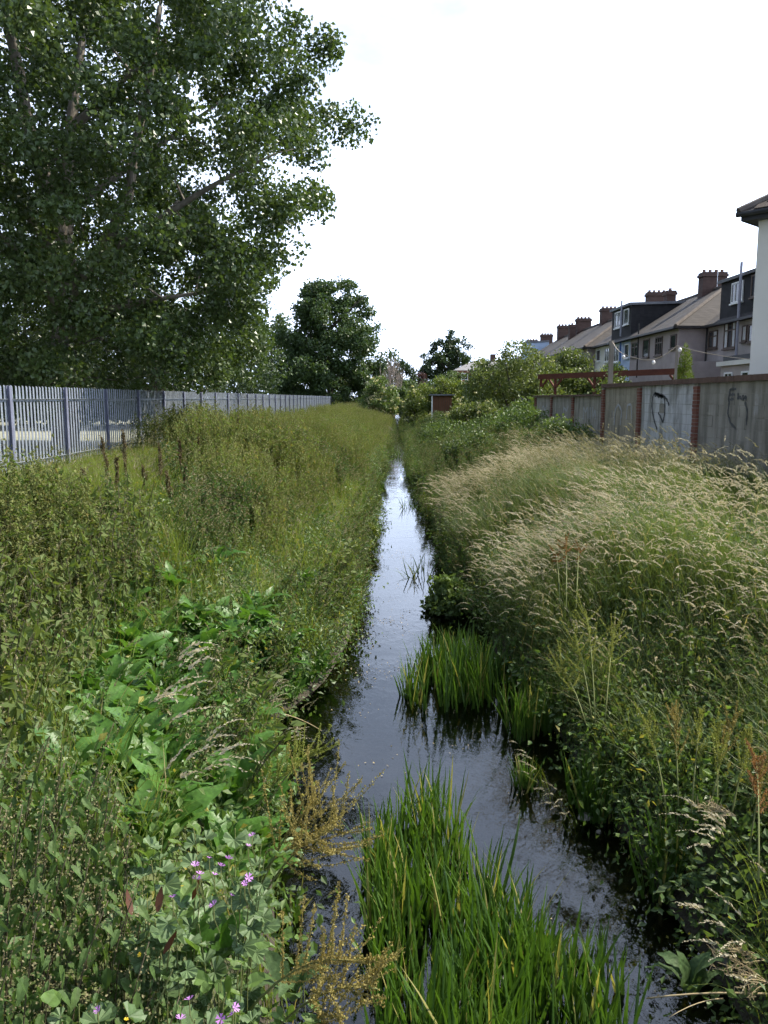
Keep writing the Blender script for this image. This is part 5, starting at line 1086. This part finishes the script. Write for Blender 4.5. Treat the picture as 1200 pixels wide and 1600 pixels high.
mallow('mallow with tall purple flowers leaning to the golden dock', 392, 1320, 2.75, [(394, 1306), (388, 1322), (327, 1341)], g)
mallow('mallow with flowers at the bottom edge below the dock', 295, 1575, 2.1, [(296, 1562), (282, 1592), (367, 1575), (364, 1585)], g)
mallow('mallow with small flower at the bottom corner by the nettles', 155, 1585, 2.0, [(153, 1579)], g)
mallow('mallow without flowers at the bottom edge by the water', 345, 1600, 2.15, [(345, 1592)], g)
def climber(label, px, py, y, n, g, spread=.16, yellow=0):
    tip = at_y(px, py, y); zb = float(H(tip[0], y)); r = empty('bindweed_plant', (tip[0], y, zb)); tag(r, label, 'bindweed', 'climbers on the near banks'); hh = tip[2] - zb
    for k in range(4):
        e = np.array([g.normal(0, spread), g.normal(0, spread), hh * g.uniform(.6, 1.05)]); P = np.array([[0, 0, 0], e * .5 + g.normal(0, .05, 3), e]); MB().tube(P, [.0025, .002, .0014], 4).build('stem', M['stem'], r)
        for q in range(n):
            t = g.uniform(.3, 1.02); c = P[0] * (1 - t) ** 2 + 2 * P[1] * t * (1 - t) + P[2] * t * t; a = g.uniform(0, 6.28); inst('leaf', HL[g.integers(0, 3)], r, c + [math.cos(a) * .035, math.sin(a) * .035, .01], (g.normal(0, .4), g.normal(.35, .35), a), g.uniform(.7, 1.25))
    for _ in range(yellow):
        inst('flower', YF, r, (g.normal(0, spread), g.normal(0, spread), hh * g.uniform(.85, 1.1)), (g.normal(0, .5), g.normal(0, .5), 0))
CL = [(280, 1330, 2.7, 'bindweed heaped above the purple mallow cluster'), (330, 1430, 2.45, 'bindweed below the purple mallow cluster'), (230, 1480, 2.25, 'bindweed beside the brown dead stalks'), (400, 1460, 2.5, 'bindweed with broad leaves above the long dark dock leaf'), (455, 1440, 2.75, 'bindweed trailing by the near water edge'),
      (235, 1370, 2.6, 'bindweed between the nettles and the mallows'), (300, 1515, 2.2, 'bindweed at the bottom near the mallow flowers'), (400, 1545, 2.2, 'bindweed under the rusty seeding dock'), (190, 1545, 2.05, 'bindweed with yellow specks by the corner nettles'), (250, 1290, 3.0, 'bindweed below the broad docks'), (340, 1300, 3.1, 'bindweed behind the golden seeding docks'),
      (470, 900, 11.5, 'bright leafy clump overhanging the water across from the pale grass'), (495, 930, 10.5, 'yellow green leafy clump drooping to the water')]
for k, (px, py, y, lab) in enumerate(CL): climber(lab, px, py, y, 9 if y < 5 else 26, g, .13 if y < 5 else .34, 2 if k in (5, 8, 9) else 0)

# --- reeds standing in the stream
def reed_blade_mesh(seed):
    g = G(seed); mb = MB(); n = 6; t = np.linspace(0, 1, n + 1); ang = g.uniform(.02, .16) + g.uniform(.03, .6) * t ** 2; x = np.concatenate([[0], np.cumsum(np.sin(ang[1:]))]) / n; z = np.concatenate([[0], np.cumsum(np.cos(ang[1:]))]) / n
    w = .0095 * np.array([1, 1, .98, .9, .76, .5, .05]); V = []
    for i in range(n + 1): V += [(x[i], -w[i], z[i]), (x[i] - w[i] * .45, 0, z[i]), (x[i], w[i], z[i])]
    i = np.arange(n)[:, None] * 3 + np.arange(2)[None]; return mb.add(V, Q=np.stack([i, i + 1, i + 4, i + 3], -1).reshape(-1, 4), a=g.random()).mesh('blade', M['reed'], True)
RB = [reed_blade_mesh(500 + k) for k in range(10)]
def reed_clump(label, poly, n, hmin, hmax, g, nparts, z=-.08, tilt=.10, dens_noise=True):
    """footprint polygon given on the water plane (pixels turned into places)"""
    W = np.array([at_z(px, py, 0)[:2] for px, py in poly]); c = W.mean(0); r = empty('reed_clump', (c[0], c[1], 0)); tag(r, label, 'reeds', 'reed clumps in the stream')
    lo, hi = W.min(0), W.max(0); k = 0; rest = MB(); Wl = [tuple(q) for q in W]; tries = 0
    src = []
    for me in RB:
        a = np.empty(len(me.vertices) * 3, np.float32); me.vertices.foreach_get('co', a); src.append(a.reshape(-1, 3))
    i = np.arange(6)[:, None] * 3 + np.arange(2)[None]; Q = np.stack([i, i + 1, i + 4, i + 3], -1).reshape(-1, 4)
    S = []
    while len(S) < n and tries < n * 60:
        tries += 1; p = g.uniform(lo, hi)
        if inside(tuple(p), Wl) and (not dens_noise or g.random() < 1.6 * vnoise(p[0] * 4, p[1] * 4) - .25): S.append(p)
    S.sort(key=lambda p: p[1])
    for k, p in enumerate(S):
        h = g.uniform(hmin, hmax) * (.62 + .6 * vnoise(p[0] * 2.3 + 5, p[1] * 2.3)); a = g.uniform(0, 6.28); tx, ty = g.normal(0, tilt), g.normal(0, tilt); v = g.integers(0, 10); wsc = g.uniform(.75, 1.2)
        if k % max(1, round(len(S) / nparts)) == 0: inst('blade', RB[v], r, (p[0] - c[0], p[1] - c[1], z), (tx, ty, a), (h, wsc, h))
        else:
            A = src[v] * [h, wsc, h]; ca, sa = math.cos(a), math.sin(a); A = A @ np.array([[ca, sa, 0], [-sa, ca, 0], [0, 0, 1]]); A[:, 0] += ty * A[:, 2]; A[:, 1] -= tx * A[:, 2]; rest.add(A + [p[0] - c[0], p[1] - c[1], z], Q=Q, a=g.random())
    if rest.n: tag(rest.build('blade_mass', M['reed'], r, True), kind='stuff')
g = G(108)
reed_clump('big bright green reed bed nearest the camera in mid stream', [(565, 1300), (690, 1285), (790, 1400), (850, 1520), (960, 1600), (1010, 1760), (590, 1760), (585, 1560)], 1400, .32, .68, g, 290)
reed_clump('bright green reed clump in mid stream with dark reflection', [(622, 1075), (690, 1035), (790, 1040), (815, 1090), (745, 1118), (640, 1110)], 640, .36, .72, g, 140)
reed_clump('shaded reed clump joining the wall side bank', [(775, 1110), (850, 1080), (880, 1140), (810, 1165)], 260, .42, .68, g, 90)
reed_clump('small reed tuft standing alone under the wall side bank', [(800, 1225), (840, 1215), (850, 1235), (815, 1242)], 46, .25, .42, g, 46)
reed_clump('dark reed clump in the shade of the wall side bank', [(890, 1250), (990, 1240), (1000, 1285), (910, 1290)], 120, .35, .55, g, 60)
reed_clump('dark green reed tuft beside the rubble stones', [(1005, 1390), (1060, 1380), (1070, 1410), (1020, 1420)], 60, .4, .62, g, 60, tilt=.16)
reed_clump('few dark broken reeds leaning over the far water', [(635, 900), (670, 885), (680, 905), (645, 915)], 26, .35, .6, g, 26, tilt=.4)
reed_clump('tiny pale reed tuft in front of the middle clump', [(648, 1100), (662, 1098), (664, 1106), (650, 1108)], 9, .15, .25, g, 9, tilt=.3)
reed_clump('tiny reed tuft at the near water edge under the golden dock', [(445, 1430), (470, 1425), (472, 1440), (450, 1445)], 18, .18, .3, g, 18, tilt=.25)
reed_clump('thin reeds between the big bed and the dark bank', [(830, 1480), (940, 1500), (980, 1560), (880, 1540)], 70, .25, .4, g, 70, tilt=.2)
reed_clump('thin reed tuft breaking the bright far water', [(628, 792), (645, 788), (648, 796), (632, 799)], 22, .3, .5, g, 22, tilt=.3)
reed_clump('reed tuft against the fence side edge of the far water', [(588, 762), (598, 758), (600, 768), (590, 772)], 26, .35, .6, g, 26, tilt=.25)
reed_clump('farthest reed tuft narrowing the stream', [(616, 712), (626, 709), (628, 716), (618, 719)], 30, .4, .7, g, 30, tilt=.25)
# leafy waterside clump under the pale grass
p = at_z(690, 955, 0); simple_tree('waterside_plant', 'dark leafy waterside plant under the overhanging pale grass', 'plant', p[0] + .1, p[1], -.02, .55, .36, .02, 34, 60, .075, .13, 'bramble', 120, None, 'dome', stems=4, tr=.006, twig_r=.003)
p = at_z(575, 860, 0); simple_tree('waterside_plant', 'bright leafy waterside plant hanging from the fence side bank', 'plant', p[0] - .25, p[1], .1, .6, .4, .02, 34, 60, .08, .13, 'vine', 121, None, 'dome', stems=4, tr=.006, twig_r=.003)

# --- drooping seeded grass stalks at the near edges, rubble, dead stalks
GS_ = [grass_tuft(600 + k, 5, .5, .03, 1.0, .25, 9, .13, .005, 0, .5, ('grass', 'seed')) for k in range(3)]
def stalks(label, px, py, z, rz, s, k, pl=0): 
    p = at_z(px, py, z); o = tag(inst('grass_clump', GS_[k], None, (p[0], p[1], float(H(p[0], p[1])) + pl), (0, 0, rz), s), label, 'grass', 'seeded grass clumps by the water')
for a in [('arching seeded grass over the bindweed by the nettles', 150, 1235, 1.4, .1, 1.5, 0, .35), ('arching seeded grass above the purple mallows', 200, 1290, 1.3, .0, 1.3, 1, .3), ('pale seeded grass drooping over the dark water edge', 400, 1130, .7, -.2, 1.1, 2, .1), ('pale seeded grass beside the broad docks at the water', 385, 1100, .7, .2, 1.0, 0, .12),
          ('pale seeded grass arching out at the right edge above the rubble', 1230, 1330, .9, 3.0, 1.3, 1, .2), ('pale seeded grass arching out at the right edge over the dock', 1240, 1400, .9, 3.2, 1.25, 2, .2), ('tan seeded grass trailing above the shaded reeds', 860, 1150, .5, 3.4, .9, 0, .15), ('seeded grass trailing into the water past the small reed tuft', 905, 1190, .5, 3.6, .9, 2, .1)]: stalks(*a)
M['rubble'] = solid('concrete_rubble', (.16, .145, .12), (.30, .275, .235), 6, .95, .8, 30)
def stone(label, px, py, z, s, seed):
    g = G(seed); p = at_z(px, py, z); m = MB(); th = np.linspace(0, 2 * math.pi, 8)[:-1]; V = []
    for zz, rr in ((-.5, .75), (-.2, 1.0), (.3, .95), (.5, .6)): V += [(rr * math.cos(a) * g.uniform(.8, 1.15), rr * math.sin(a) * g.uniform(.8, 1.15), zz + g.normal(0, .08)) for a in th]
    i = np.arange(3)[:, None] * 7; j = np.arange(7)[None]; Q = np.stack([i + j, i + (j + 1) % 7, i + 7 + (j + 1) % 7, i + 7 + j], -1).reshape(-1, 4); T = [(21, 21 + k, 22 + k) for k in range(1, 6)] + [(0, k + 1, k) for k in range(1, 6)]
    o = tag(MB().add(np.array(V) * s, T=T, Q=Q).build('rubble_stone', M['rubble']), label, 'stone', 'rubble at the water edge'); o.location = (p[0], p[1], p[2]); o.rotation_euler = (g.normal(0, .3), g.normal(0, .3), g.uniform(0, 6))
stone('pale squarish rubble stone at the foot of the wall side bank', 1140, 1450, .12, (.11, .10, .10), 1); stone('dark rubble stone right of the pale one', 1185, 1475, .12, (.12, .12, .09), 2); stone('low rubble stone in front of the pale one', 1135, 1495, .05, (.10, .09, .07), 3)
stone('flat grey stone breaking the water under the bank', 915, 1278, 0, (.06, .05, .03), 4); stone('little pale stone in the shallow water', 935, 1300, 0, (.025, .02, .02), 5); stone('muddy stone at the fence side water edge', 490, 1050, .02, (.10, .09, .05), 6)
def stalk(label, a, b, r, mat='drystem', name='dead_stalk', group='dead stalks by the water', sag=.02):
    a = np.array(a); b = np.array(b); t = np.linspace(0, 1, 7)[:, None]; P = (b - a) * t + np.array([0, 0, sag]) * 4 * t * (1 - t); o = tag(MB().tube(P, np.linspace(r, r * .5, 7), 6).build(name, M[mat], None, True), label, 'stalk', group); o.location = a
stalk('long pale fallen stalk lying across the bottom edge on the wall side', at_y(1230, 1556, 3.2), at_y(1010, 1560, 3.2), .006)
stalk('thin pale stalk crossing below the long fallen one', at_y(1130, 1560, 3.15), at_y(1045, 1590, 3.0), .003)
stalk('brown stick reaching from the bank over the dark water', at_z(440, 1115, .3), at_z(503, 1142, .02), .006)
stalk('broad dead brown stalk standing among the bindweed', at_z(245, 1560, .9), at_y(252, 1470, 2.2), .012, 'deadleaf')if False else None
M['deadleaf'] = leaf_mat('dead_leaf', (.045, .018, .010), (.085, .034, .018), .2)
BL = [dock_leaf_mesh(700 + k, .16, .024, 'deadleaf', -.2) for k in range(2)]
for k, (px, py, y, lab) in enumerate([(206, 1430, 2.35, 'withered russet dock leaf hanging beside the nettles'), (246, 1425, 2.4, 'withered russet leaf below the single mallow flower'), (255, 1490, 2.3, 'withered brown leaf lower among the bindweed'), (300, 1405, 2.6, 'withered russet leaf under the mallow cluster')]):
    p = at_y(px, py, y); tag(inst('dead_leaf', BL[k % 2], None, tuple(p), (.2, .1, g.uniform(0, 6)), .5), lab, 'leaf', 'withered leaves on the near bank')
def dry_spray(label, px, py, y, seed):
    g = G(seed); p = at_y(px, py, y); m = MB()
    for k in range(9):
        a = g.uniform(-.6, .6) + math.pi; e = g.uniform(-.1, .5); d = np.array([math.cos(a) * math.cos(e), math.sin(a) * math.cos(e), math.sin(e)]) * g.uniform(.12, .25); Q = np.array([[0, 0, 0], d * .5 + [0, 0, .01], d]); m.tube(Q, [.002, .0015, .001], 4, cap=False)
        for q in range(7): t = g.uniform(.3, 1); c = d * t; m.tube([c, c + g.normal(0, .012, 3) + d * .06, c + g.normal(0, .018, 3) + d * .14], [.0016, .0022, .0008], 4, cap=False)
    tag(m.build('dry_seed_spray', M['drystem']), label, 'seed heads', 'dry sprays by the rubble').location = p
dry_spray('tan dry seed spray overhanging the water below the rubble', 1195, 1500, 3.3, 1); dry_spray('tan dry seed spray at the bottom corner', 1200, 1535, 3.1, 2); dry_spray('tan dry seed spray hanging above the rubble', 1150, 1275, 3.8, 3)
